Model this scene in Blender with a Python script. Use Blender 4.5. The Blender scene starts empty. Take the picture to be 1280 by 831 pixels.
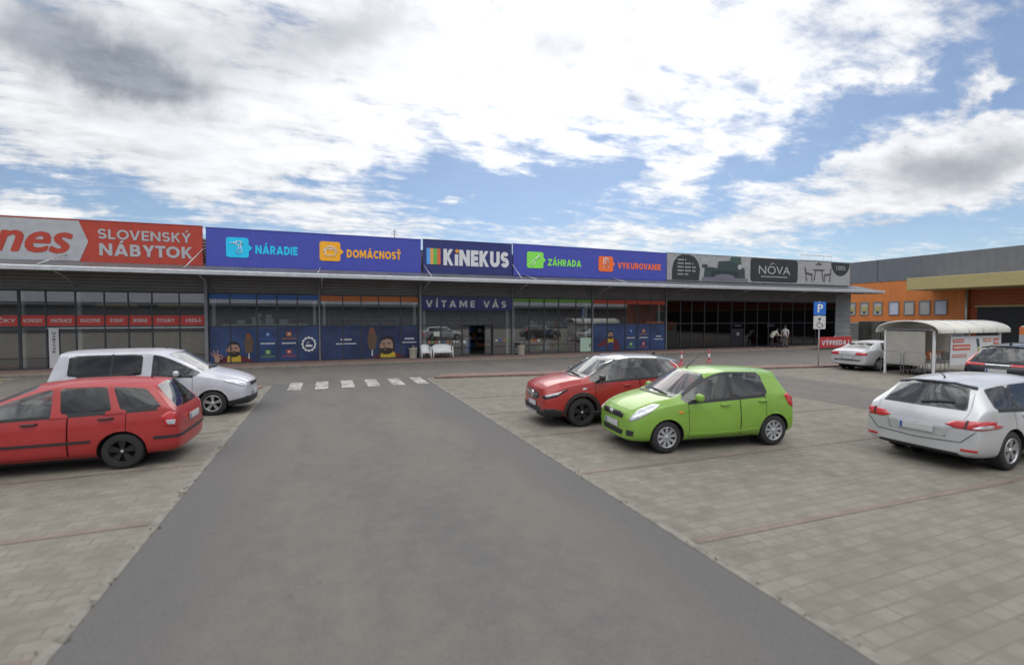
import bpy, bmesh, math, random
from math import sin, cos, pi, radians, atan2, hypot
from mathutils import Vector, Matrix
from mathutils.bvhtree import BVHTree

random.seed(7)
scene = bpy.context.scene
COL = scene.collection

# ------------------------------------------------------------------ camera
CAM_H = 2.55
cam_d = bpy.data.cameras.new('camera'); cam = bpy.data.objects.new('camera', cam_d); COL.objects.link(cam)
cam.location = (0, 0, CAM_H)
cam.rotation_euler = (radians(90 - 1.887), 0, radians(-21.22))
cam_d.sensor_width = 36; cam_d.lens = 592 / 1280 * 36
cam_d.clip_start = 0.05; cam_d.clip_end = 3000
cam_d.dof.use_dof = True; cam_d.dof.focus_distance = 27.0
cam_d.dof.aperture_fstop = 16.65e-3 / 0.030 
scene.camera = cam

# ------------------------------------------------------------------ light
SUN_EL, SUN_AZ = 42, 30            # degrees; azimuth clockwise from +Y
sun_d = bpy.data.lights.new('sun', 'SUN'); sun = bpy.data.objects.new('sun', sun_d); COL.objects.link(sun)
sun_d.energy = 0.8; sun_d.angle = radians(42); sun_d.color = (1, .95, .88)
sv = Vector((sin(radians(SUN_AZ)) * cos(radians(SUN_EL)), cos(radians(SUN_AZ)) * cos(radians(SUN_EL)), sin(radians(SUN_EL))))
sun.rotation_euler = sv.to_track_quat('Z', 'Y').to_euler()
vs = scene.view_settings
vs.view_transform = 'Standard'; vs.look = 'None'; vs.exposure = 0.30; vs.gamma = 1; vs.use_curve_mapping = False

# ------------------------------------------------------------------ node helper
class NT:
    def __init__(s, tree): s.t = tree; s.n = tree.nodes; s.l = tree.links
    def node(s, typ, **kw):
        n = s.n.new(typ)
        for k, v in kw.items(): setattr(n, k, v)
        return n
    def put(s, sock, v):
        if isinstance(v, bpy.types.NodeSocket): s.l.new(v, sock)
        else:
            try: sock.default_value = v
            except Exception: sock.default_value = tuple(v) + (1,)
    def m(s, op, a, b=0.0, c=0.0, clamp=False):
        n = s.node('ShaderNodeMath', operation=op, use_clamp=clamp)
        s.put(n.inputs[0], a); s.put(n.inputs[1], b)
        if op in ('MULTIPLY_ADD', 'COMPARE', 'SMOOTH_MIN', 'SMOOTH_MAX'): s.put(n.inputs[2], c)
        return n.outputs[0]
    def add(s, a, b): return s.m('ADD', a, b)
    def sub(s, a, b): return s.m('SUBTRACT', a, b)
    def mul(s, a, b): return s.m('MULTIPLY', a, b)
    def smooth(s, x, lo, hi, a=0.0, b=1.0):
        n = s.node('ShaderNodeMapRange', interpolation_type='SMOOTHSTEP', clamp=True)
        s.put(n.inputs[0], x); s.put(n.inputs[1], lo); s.put(n.inputs[2], hi); s.put(n.inputs[3], a); s.put(n.inputs[4], b)
        return n.outputs[0]
    def dot(s, v, d):
        n = s.node('ShaderNodeVectorMath', operation='DOT_PRODUCT'); s.put(n.inputs[0], v); n.inputs[1].default_value = d
        return n.outputs['Value']
    def comb(s, x, y, z=0.0):
        n = s.node('ShaderNodeCombineXYZ'); s.put(n.inputs[0], x); s.put(n.inputs[1], y); s.put(n.inputs[2], z); return n.outputs[0]
    def noise(s, vec, scale, detail=4, rough=.5, dist=0.0, out='Fac'):
        n = s.node('ShaderNodeTexNoise'); s.put(n.inputs['Vector'], vec)
        n.inputs['Scale'].default_value = scale; n.inputs['Detail'].default_value = detail
        n.inputs['Roughness'].default_value = rough; n.inputs['Distortion'].default_value = dist
        return n.outputs[out]
    def mix(s, f, a, b, blend='MIX'):
        n = s.node('ShaderNodeMix', data_type='RGBA', blend_type=blend)
        s.put(n.inputs[0], f); s.put(n.inputs[6], a); s.put(n.inputs[7], b); return n.outputs[2]
    def vscale(s, v, sc):
        n = s.node('ShaderNodeMapping'); s.put(n.inputs[0], v); n.inputs['Scale'].default_value = sc; return n.outputs[0]

# ------------------------------------------------------------------ sky
def make_sky():
    w = bpy.data.worlds.new('World'); scene.world = w; w.use_nodes = True
    t = w.node_tree; t.nodes.clear(); N = NT(t)
    d = N.node('ShaderNodeTexCoord').outputs['Generated']
    sep = N.node('ShaderNodeSeparateXYZ'); N.put(sep.inputs[0], d); dx, dy, dz = sep.outputs
    # a compass frame turned 21 degrees east of the road's direction: tangents of bearing and height
    a = radians(21.22)
    fw = N.dot(d, (sin(a), cos(a), 0)); rt = N.dot(d, (cos(a), -sin(a), 0))
    fwc = N.m('MAXIMUM', fw, 0.12)
    p = N.m('DIVIDE', rt, fwc); q = N.m('DIVIDE', dz, fwc)
    front = N.smooth(fw, 0.05, 0.3)
    # cloud layer seen in perspective
    den = N.add(N.m('MAXIMUM', dz, 0.0), 0.13)
    u = N.m('DIVIDE', dx, den); v = N.m('DIVIDE', dy, den)
    uv = N.comb(u, v)
    n1 = N.noise(uv, 0.9, 9, .58, .25)
    n2 = N.noise(N.vscale(uv, (1.0, 2.2, 1)), 3.2, 7, .6, .3)
    n3 = N.noise(uv, 7.0, 5, .6)
    n4 = N.noise(N.vscale(uv, (1.0, 1.9, 1)), 13.0, 5, .62, .2)
    nn = N.add(N.add(N.mul(n1, .30), N.mul(n2, .36)), N.add(N.mul(n3, .20), N.mul(n4, .14)))
    nn = N.m('MULTIPLY_ADD', N.sub(nn, .5), 3.6, .5)
    wob = N.noise(N.comb(p, q), 5.0, 5, .6, out='Color')
    wsep = N.node('ShaderNodeSeparateColor'); N.put(wsep.inputs[0], wob)
    pw = N.add(p, N.mul(N.sub(wsep.outputs[0], .5), .28)); qw = N.add(q, N.mul(N.sub(wsep.outputs[1], .5), .16))
    def blob(x, y, sx, sy, ang, warp=True):
        P0, Q0 = (x - 640) / 592, (396 - y) / 592
        ca, sa = cos(radians(ang)), sin(radians(ang))
        ex = N.sub(pw if warp else p, P0); ey = N.sub(qw if warp else q, Q0)
        rx = N.mul(N.add(N.mul(ex, ca), N.mul(ey, sa)), 592 / sx)
        ry = N.mul(N.sub(N.mul(ey, ca), N.mul(ex, sa)), 592 / sy)
        r = N.add(N.mul(rx, rx), N.mul(ry, ry))
        return N.m('POWER', 2.718, N.mul(r, -1.0))
    def total(lst):
        s = None
        for b in lst:
            e = N.mul(blob(*b[:5]), b[5]); s = e if s is None else N.add(s, e)
        return s
    clear = total([(50, 222, 150, 24, -17, .52), (215, 268, 110, 20, -14, .40), (560, 240, 120, 30, 2, .60), (660, 262, 110, 34, 0, .55), (420, 232, 80, 10, 10, .3),
                   (1110, 126, 190, 20, 25, .52), (985, 210, 120, 18, 16, .60), (1275, 60, 40, 40, 30, .5), (870, 268, 90, 8, 14, .3),
                   (1180, 290, 170, 22, 2, .55), (1265, 125, 60, 20, 20, .4), (775, 214, 44, 12, 22, .42), (700, 235, 70, 20, 14, .4), (300, 250, 120, 12, 6, .25)])
    cloud = total([(640, 90, 520, 130, 0, .52), (250, 190, 260, 50, -14, .34), (110, 80, 190, 90, -20, .55), (1200, 212, 130, 48, 8, .66),
                   (860, 212, 100, 36, 12, .34), (790, 300, 150, 12, 6, .26), (1000, 276, 190, 14, 6, .34), (1160, 170, 160, 10, 18, .52), (1235, 110, 80, 9, 24, .45), (1080, 100, 60, 8, 24, .3), (1100, 288, 120, 9, 4, .3), (572, 253, 34, 9, 12, .6), (330, 215, 150, 36, -8, .30), (60, 262, 140, 20, 0, .42), (330, 272, 110, 10, 0, .22), (560, 290, 260, 10, 0, .12)])
    gen = N.mul(N.smooth(fw, .2, -.2), .22)
    body = N.add(N.mul(N.sub(cloud, N.mul(clear, .80)), front), N.sub(gen, .05))
    dens = N.add(nn, body)
    cover = N.m('MULTIPLY_ADD', N.smooth(dens, .30, .86), .86, .12)
    grey = total([(120, 72, 112, 50, -24, 1.25), (205, 108, 70, 28, -10, .6), (30, 30, 110, 34, 0, .42), (440, 34, 130, 40, 4, .55), (330, 80, 150, 60, 0, .30), (700, 58, 56, 34, 20, .50), (802, 118, 46, 24, -14, .62), (745, 150, 70, 12, -8, .42),
                  (1195, 208, 125, 36, 8, .95), (1120, 286, 90, 8, 2, .5), (545, 110, 120, 60, 0, .28), (1000, 60, 120, 50, 20, .18), (880, 100, 60, 20, 10, .25), (180, 200, 200, 40, -14, .22)])
    gn = N.noise(uv, 2.4, 8, .62, .3)
    gt = N.add(N.mul(N.sub(gn, .5), 1.3), N.mul(N.sub(n2, .5), .9))
    gf = N.mul(grey, front)
    gsh = N.mul(N.smooth(N.add(gf, N.mul(gt, N.m('MULTIPLY_ADD', N.m('MINIMUM', gf, 1.0), .42, .34))), -.07, 1.22), 1.0)
    thin = N.smooth(dens, .55, 1.35)
    glow = N.mul(blob(720, 95, 300, 130, 0, False), front)
    puff = N.add(N.mul(N.sub(n3, .5), .5), N.mul(N.sub(n2, .5), .7))
    wl = N.m('MULTIPLY_ADD', thin, .10, N.add(.58, N.mul(puff, .48)))
    wl = N.add(wl, N.mul(glow, .42))
    wl = N.mul(wl, 1.16)
    white = N.node('ShaderNodeVectorMath', operation='SCALE'); white.inputs[0].default_value = (.985, 1.0, 1.03); N.put(white.inputs['Scale'], wl)
    white = N.mix(N.smooth(fw, .15, -.25), white.outputs[0], N.mix(N.smooth(dz, .05, .5), (.40, .41, .43, 1), (.90, .91, .93, 1)))
    white = N.mix(N.smooth(dz, .52, .74), white, (2.75, 2.71, 2.66))
    dk = N.mix(N.smooth(N.add(N.mul(gn, .6), N.mul(n2, .4)), .36, .62), (.19, .212, .25, 1), (.36, .39, .43, 1))
    col = N.mix(gsh, white, dk)
    sky = N.node('ShaderNodeTexSky', sky_type='NISHITA', sun_disc=False)
    sky.sun_elevation = radians(SUN_EL); sky.sun_rotation = radians(SUN_AZ); sky.air_density = 1.0; sky.dust_density = .3; sky.ozone_density = 2.5
    b1 = N.node('ShaderNodeBackground'); N.put(b1.inputs[0], N.mix(1.0, sky.outputs[0], (.82, .90, .99, 1), 'MULTIPLY')); b1.inputs[1].default_value = .075
    b2 = N.node('ShaderNodeBackground'); N.put(b2.inputs[0], col); b2.inputs[1].default_value = 1.0
    mx = N.node('ShaderNodeMixShader'); N.put(mx.inputs[0], cover); N.l.new(b1.outputs[0], mx.inputs[1]); N.l.new(b2.outputs[0], mx.inputs[2])
    o = N.node('ShaderNodeOutputWorld'); N.l.new(mx.outputs[0], o.inputs[0])
make_sky()

# ------------------------------------------------------------------ materials
MATS = {}
def mat(name, col, rough=.6, metal=0.0, coat=0.0, var=.12, scale=3.0, bump=0.0, spec=.5, emit=0.0):
    if name in MATS: return MATS[name]
    m = bpy.data.materials.new(name); m.use_nodes = True; N = NT(m.node_tree); b = N.n['Principled BSDF']
    c = tuple(col) + (1,)
    tc = N.node('ShaderNodeTexCoord').outputs['Object']
    if var:
        n = N.noise(tc, scale, 6, .6)
        dk = tuple(x * (1 - var) for x in col) + (1,); lt = tuple(min(1, x * (1 + var)) for x in col) + (1,)
        N.put(b.inputs['Base Color'], N.mix(N.smooth(n, .3, .7), dk, lt))
        N.put(b.inputs['Roughness'], N.smooth(n, .3, .7, max(.02, rough - .05), min(1, rough + .07)))
    else:
        b.inputs['Base Color'].default_value = c; b.inputs['Roughness'].default_value = rough
    b.inputs['Metallic'].default_value = metal; b.inputs['Coat Weight'].default_value = coat; b.inputs['Coat Roughness'].default_value = .04
    b.inputs['Specular IOR Level'].default_value = spec
    if bump:
        bn = N.node('ShaderNodeBump'); bn.inputs['Strength'].default_value = bump; bn.inputs['Distance'].default_value = .02
        N.put(bn.inputs['Height'], N.noise(tc, scale * 12, 5, .6)); N.l.new(bn.outputs[0], b.inputs['Normal'])
    if emit:
        b.inputs['Emission Color'].default_value = c; b.inputs['Emission Strength'].default_value = emit
    MATS[name] = m; return m

def paint(name, col, metal=0.0, rough=.38):
    m = mat(name, col, rough, metal, .55, .06, 2.0, 0, .35)
    return m

def glass(name, tint=(.55, .6, .6), refl=.02, ior=1.5, dust_sheen=0.0):
    if name in MATS: return MATS[name]
    m = bpy.data.materials.new(name); m.use_nodes = True; N = NT(m.node_tree); N.n.clear()
    tr = N.node('ShaderNodeBsdfTransparent'); tr.inputs[0].default_value = tuple(tint) + (1,)
    gl = N.node('ShaderNodeBsdfGlossy'); gl.inputs['Roughness'].default_value = refl; gl.inputs[0].default_value = (.95, .97, 1, 1)
    geo = N.node('ShaderNodeNewGeometry')
    fr = N.node('ShaderNodeFresnel'); fr.inputs[0].default_value = ior
    f = N.m('MULTIPLY_ADD', fr.outputs[0], 1.0, .0)
    f = N.mul(f, N.sub(1.0, geo.outputs['Backfacing']))
    df = N.node('ShaderNodeBsdfDiffuse'); df.inputs[0].default_value = (.42, .42, .41, 1)  # grey film on the pane: dust, plus painted-in sheen of reflected sky
    dm = N.node('ShaderNodeMixShader'); nz = N.noise(N.node('ShaderNodeTexCoord').outputs['Object'], 2.5, 5, .6)
    N.put(dm.inputs[0], N.smooth(nz, .3, .7, dust_sheen * .6, dust_sheen * 1.2)); N.l.new(tr.outputs[0], dm.inputs[1]); N.l.new(df.outputs[0], dm.inputs[2])
    mx = N.node('ShaderNodeMixShader'); N.put(mx.inputs[0], f); N.l.new(dm.outputs[0], mx.inputs[1]); N.l.new(gl.outputs[0], mx.inputs[2])
    o = N.node('ShaderNodeOutputMaterial'); N.l.new(mx.outputs[0], o.inputs[0]); MATS[name] = m; return m

def ribbed(name, col, pitch, axis, rough=.45, metal=.3, depth=.03, var=.1):
    """sheet cladding: ribs every `pitch` metres along axis 0/1/2"""
    m = mat(name, col, rough, metal, 0, var, 1.2); N = NT(m.node_tree); b = N.n['Principled BSDF']
    sep = N.node('ShaderNodeSeparateXYZ'); N.put(sep.inputs[0], N.node('ShaderNodeTexCoord').outputs['Object'])
    w = N.m('PINGPONG', N.mul(sep.outputs[axis], 2 / pitch), 1.0)
    h = N.smooth(w, .25, .75)
    bn = N.node('ShaderNodeBump'); bn.inputs['Strength'].default_value = 1; bn.inputs['Distance'].default_value = depth
    N.put(bn.inputs['Height'], h); N.l.new(bn.outputs[0], b.inputs['Normal']); return m

def pavers(name, base, red=False):
    m = bpy.data.materials.new(name); m.use_nodes = True; N = NT(m.node_tree); b = N.n['Principled BSDF']
    tc = N.node('ShaderNodeTexCoord').outputs['Object']
    warp = N.noise(tc, 1.2, 3, .5, out='Color')
    vm = N.node('ShaderNodeVectorMath', operation='MULTIPLY_ADD'); N.put(vm.inputs[0], warp); vm.inputs[1].default_value = (.03, .03, 0); N.put(vm.inputs[2], tc)
    br = N.node('ShaderNodeTexBrick'); N.put(br.inputs['Vector'], vm.outputs[0])
    br.inputs['Scale'].default_value = 1.0; br.inputs['Brick Width'].default_value = .24 if not red else .2; br.inputs['Row Height'].default_value = .165 if not red else .1
    br.inputs['Mortar Size'].default_value = .008; br.inputs['Mortar Smooth'].default_value = .3; br.offset = .5
    br.inputs['Color1'].default_value = (0, 0, 0, 1); br.inputs['Color2'].default_value = (1, 1, 1, 1); br.inputs['Mortar'].default_value = (.5, .5, .5, 1)
    cell = N.node('ShaderNodeTexNoise'); 
    big = N.noise(tc, .35, 5, .6); mid = N.noise(tc, 2.6, 4, .6); fine = N.noise(tc, 60, 3, .6)
    lo = tuple(x * .72 for x in base) + (1,); hi = tuple(min(1, x * 1.30) for x in base) + (1,)
    t = N.add(N.add(N.mul(br.outputs['Color'], .34), N.mul(N.smooth(big, .3, .7), .24)), N.mul(N.smooth(mid, .34, .66), .42))
    c = N.mix(t, lo, hi)
    c = N.mix(N.mul(N.smooth(fine, .35, .75), .35), c, tuple(x * .7 for x in base) + (1,))
    stain = N.mul(N.smooth(N.noise(tc, .9, 6, .65, .6), .60, .74), .35)
    c = N.mix(stain, c, (base[0] * .55, base[1] * .53, base[2] * .5, 1))
    c = N.mix(N.mul(br.outputs['Fac'], N.smooth(mid, .42, .72, .07, .55)), c, (.055, .052, .045, 1))
    N.put(b.inputs['Base Color'], c); b.inputs['Roughness'].default_value = .88; b.inputs['Specular IOR Level'].default_value = .3
    bn = N.node('ShaderNodeBump'); bn.inputs['Strength'].default_value = .6; bn.inputs['Distance'].default_value = .012
    N.put(bn.inputs['Height'], N.sub(N.mul(fine, .25), br.outputs['Fac'])); N.l.new(bn.outputs[0], b.inputs['Normal'])
    MATS[name] = m; return m

def asphalt(name, base, track=None):
    m = bpy.data.materials.new(name); m.use_nodes = True; N = NT(m.node_tree); b = N.n['Principled BSDF']
    tc = N.node('ShaderNodeTexCoord').outputs['Object']
    big = N.noise(N.vscale(tc, (1, .35, 1)), .8, 5, .6, .4); mid = N.noise(tc, 3.5, 6, .65); fine = N.noise(tc, 110, 3, .7); grit = N.node('ShaderNodeTexVoronoi')
    N.put(grit.inputs['Vector'], tc); grit.inputs['Scale'].default_value = 90
    t = N.add(N.mul(N.smooth(big, .28, .72), .6), N.mul(N.smooth(mid, .3, .7), .4))
    c = N.mix(t, tuple(x * k for x, k in zip(base, (.76, .78, .86))) + (1,), tuple(x * k for x, k in zip(base, (1.24, 1.19, 1.08))) + (1,))
    if track is not None:      # wheels have worn the middle paler than the margins
        sp = N.node('ShaderNodeSeparateXYZ'); N.put(sp.inputs[0], tc)
        e = N.smooth(N.add(N.m('ABSOLUTE', N.sub(sp.outputs[0], track)), N.mul(N.sub(mid, .5), 1.2)), 1.5, 2.7)
        c = N.mix(N.mul(e, .8), c, tuple(x * k for x, k in zip(base, (.74, .76, .84))) + (1,))
    c = N.mix(N.mul(N.smooth(fine, .42, .7), .36), c, tuple(x * 1.5 for x in base) + (1,))
    c = N.mix(N.mul(N.smooth(fine, .58, .38), .32), c, tuple(x * .5 for x in base) + (1,))
    stain = N.add(N.mul(N.smooth(N.noise(tc, 1.3, 6, .7, 1.0), .64, .72), .3), N.mul(N.smooth(N.noise(tc, 6.5, 2, .4), .74, .78), .5))
    c = N.mix(stain, c, tuple(x * .45 for x in base) + (1,))
    N.put(b.inputs['Base Color'], c); b.inputs['Roughness'].default_value = .86; b.inputs['Specular IOR Level'].default_value = .35
    bn = N.node('ShaderNodeBump'); bn.inputs['Strength'].default_value = .5; bn.inputs['Distance'].default_value = .006
    N.put(bn.inputs['Height'], fine); N.l.new(bn.outputs[0], b.inputs['Normal'])
    MATS[name] = m; return m

# ------------------------------------------------------------------ mesh helpers
def tag(o, label=None, cat=None, group=None, kind=None):
    for k, v in (('label', label), ('category', cat), ('group', group), ('kind', kind)):
        if v: o[k] = v
    return o
def thing(name, label, cat, loc=(0, 0, 0), rz=0, group=None):
    o = bpy.data.objects.new(name, None); o.empty_display_size = .2; COL.objects.link(o)
    o.location = loc; o.rotation_euler = (0, 0, rz); return tag(o, label, cat, group)
def copy_tree(o, parent=None):
    c = o.copy(); COL.objects.link(c)
    if parent: c.parent = parent
    for ch in o.children: copy_tree(ch, c)
    return c

class MB:
    def __init__(s): s.v = []; s.f = []; s.mi = []; s.sm = []
    def poly(s, pts, mi=0, smooth=False):
        i = len(s.v); s.v += [tuple(p) for p in pts]; s.f.append(tuple(range(i, i + len(pts)))); s.mi.append(mi); s.sm.append(smooth)
    def add(s, verts, faces, mi=0, smooth=False):
        i = len(s.v); s.v += [tuple(p) for p in verts]
        for f in faces: s.f.append(tuple(i + k for k in f)); s.mi.append(mi); s.sm.append(smooth)
        return s
    def box(s, x0, x1, y0, y1, z0, z1, mi=0):
        v = [(x, y, z) for z in (z0, z1) for y in (y0, y1) for x in (x0, x1)]
        return s.add(v, [(0, 2, 3, 1), (4, 5, 7, 6), (0, 1, 5, 4), (2, 6, 7, 3), (0, 4, 6, 2), (1, 3, 7, 5)], mi)
    def hexa(s, v8, mi=0): return s.add(v8, [(0, 2, 3, 1), (4, 5, 7, 6), (0, 1, 5, 4), (2, 6, 7, 3), (0, 4, 6, 2), (1, 3, 7, 5)], mi)
    def prism_y(s, pts, y0, y1, mi=0):
        """outline in (x, z), front face at y0 (towards -Y), back at y1"""
        n = len(pts); v = [(x, y0, z) for x, z in pts] + [(x, y1, z) for x, z in pts]
        ar = sum(pts[i][0] * pts[(i + 1) % n][1] - pts[(i + 1) % n][0] * pts[i][1] for i in range(n))
        fr = tuple(range(n)) if ar > 0 else tuple(reversed(range(n)))
        bk = tuple(n + k for k in reversed(fr))
        sd = [(i, i + n, (i + 1) % n + n, (i + 1) % n) if ar > 0 else ((i + 1) % n, (i + 1) % n + n, i + n, i) for i in range(n)]
        return s.add(v, [fr, bk] + sd, mi)
    def prism_x(s, pts, x0, x1, mi=0):
        """outline in (y, z) swept along x"""
        n = len(pts); v = [(x0, y, z) for y, z in pts] + [(x1, y, z) for y, z in pts]
        return s.add(v, [tuple(range(n))[::-1], tuple(range(n, 2 * n))] + [((i + 1) % n, (i + 1) % n + n, i + n, i)[::-1] for i in range(n)], mi)
    def prism_z(s, pts, z0, z1, mi=0):
        n = len(pts); v = [(x, y, z0) for x, y in pts] + [(x, y, z1) for x, y in pts]
        return s.add(v, [tuple(range(n))[::-1], tuple(range(n, 2 * n))] + [(i, (i + 1) % n, (i + 1) % n + n, i + n) for i in range(n)], mi)
    def tube(s, pts, r, n=8, mi=0, cap=True):
        pts = [Vector(p) for p in pts]; m = len(pts); rs = r if isinstance(r, (list, tuple)) else [r] * m
        i0 = len(s.v); up = None
        for k, p in enumerate(pts):
            t = (pts[min(k + 1, m - 1)] - pts[max(k - 1, 0)]).normalized()
            if up is None: up = Vector((0, 0, 1)) if abs(t.z) < .9 else Vector((1, 0, 0))
            a = t.cross(up).normalized(); b = a.cross(t).normalized(); up = b
            for j in range(n): s.v.append(tuple(p + a * (rs[k] * cos(2 * pi * j / n)) + b * (rs[k] * sin(2 * pi * j / n))))
        for k in range(m - 1):
            for j in range(n):
                s.f.append((i0 + k * n + j, i0 + k * n + (j + 1) % n, i0 + (k + 1) * n + (j + 1) % n, i0 + (k + 1) * n + j)); s.mi.append(mi); s.sm.append(True)
        if cap:
            s.f.append(tuple(i0 + j for j in reversed(range(n)))); s.f.append(tuple(i0 + (m - 1) * n + j for j in range(n))); s.mi += [mi, mi]; s.sm += [False, False]
        return s
    def lathe(s, prof, n=24, o=(0, 0, 0), axis='z', mi=0, smooth=True):
        """prof: list of (r, h)"""
        i0 = len(s.v)
        for r, h in prof:
            for j in range(n):
                c, d = r * cos(2 * pi * j / n), r * sin(2 * pi * j / n)
                s.v.append((o[0] + c, o[1] + d, o[2] + h) if axis == 'z' else (o[0] + c, o[1] + h, o[2] + d))
        for k in range(len(prof) - 1):
            for j in range(n):
                f = (i0 + k * n + j, i0 + k * n + (j + 1) % n, i0 + (k + 1) * n + (j + 1) % n, i0 + (k + 1) * n + j)
                s.f.append(f if axis == 'z' else f[::-1]); s.mi.append(mi); s.sm.append(smooth)
        return s
    def xf(s, M):
        s.v = [tuple(M @ Vector(p)) for p in s.v]; return s
    def build(s, name, mats, parent=None, world=True, bevel=0, subsurf=0):
        me = bpy.data.meshes.new(name); me.from_pydata(s.v, [], s.f)
        for m in (mats if isinstance(mats, (list, tuple)) else [mats]): me.materials.append(m)
        me.polygons.foreach_set('material_index', s.mi); me.polygons.foreach_set('use_smooth', s.sm); me.update()
        o = bpy.data.objects.new(name, me); COL.objects.link(o)
        if parent:
            o.parent = parent
            if world and parent.type == 'EMPTY': o.location = -parent.location
        if bevel:
            md = o.modifiers.new('bevel', 'BEVEL'); md.width = bevel; md.segments = 2; md.limit_method = 'ANGLE'; md.angle_limit = radians(40)
        if subsurf:
            md = o.modifiers.new('subsurf', 'SUBSURF'); md.levels = subsurf; md.render_levels = subsurf
        return o

_tc = {}
def glyphs(body, bold=.0, shear=0.0, space=1.0):
    """flat glyph mesh of a word: (verts2d, faces, bbox, capheight)"""
    key = (body, bold, shear, space)
    if key in _tc: return _tc[key]
    cu = bpy.data.curves.new('t', 'FONT'); cu.body = body; cu.size = 1; cu.shear = shear; cu.space_character = space
    cu.resolution_u = 3; cu.fill_mode = 'FRONT'
    ob = bpy.data.objects.new('t', cu); COL.objects.link(ob)
    me = bpy.data.meshes.new_from_object(ob)
    v = [(p.co.x, p.co.y) for p in me.vertices]; f = [tuple(p.vertices) for p in me.polygons]
    bpy.data.objects.remove(ob); bpy.data.curves.remove(cu); bpy.data.meshes.remove(me)
    xs = [p[0] for p in v]; ys = [p[1] for p in v]
    r = (v, f, (min(xs), min(ys), max(xs), max(ys))); _tc[key] = r; return r
def capheight(bold, ch='H'): return glyphs(ch, bold)[2][3]
def word(mb, body, x0, x1, z0, cap, y, bold=.02, shear=0.0, space=1.0, mi=0, capch='H', rise=0.0):
    """letters standing in the XZ plane at depth y, spanning x0..x1, baseline z0 (+rise over the run), cap height cap"""
    v, f, b = glyphs(body, 0, shear, space); h = capheight(0, capch); e = bold * cap / .72
    sx = (x1 - x0 - 2 * e) / (b[2] - b[0]); sz = (cap - 2 * e * .6) / h
    sh = [(0, 0)] if bold <= 0 else [(0, 0)] + [(e * cos(t), e * .6 * sin(t)) for t in [2 * pi * k / 8 for k in range(8)]]
    for k, (ox, oz) in enumerate(sh):       # heavier strokes: the outline grown by overlaid copies, each a hair further out
        mb.add([(x0 + e + ox + (x - b[0]) * sx, y - k * .0004, z0 + e * .6 + oz + z * sz + rise * ((x - b[0]) * sx) / (x1 - x0)) for x, z in v], f, mi)

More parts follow.
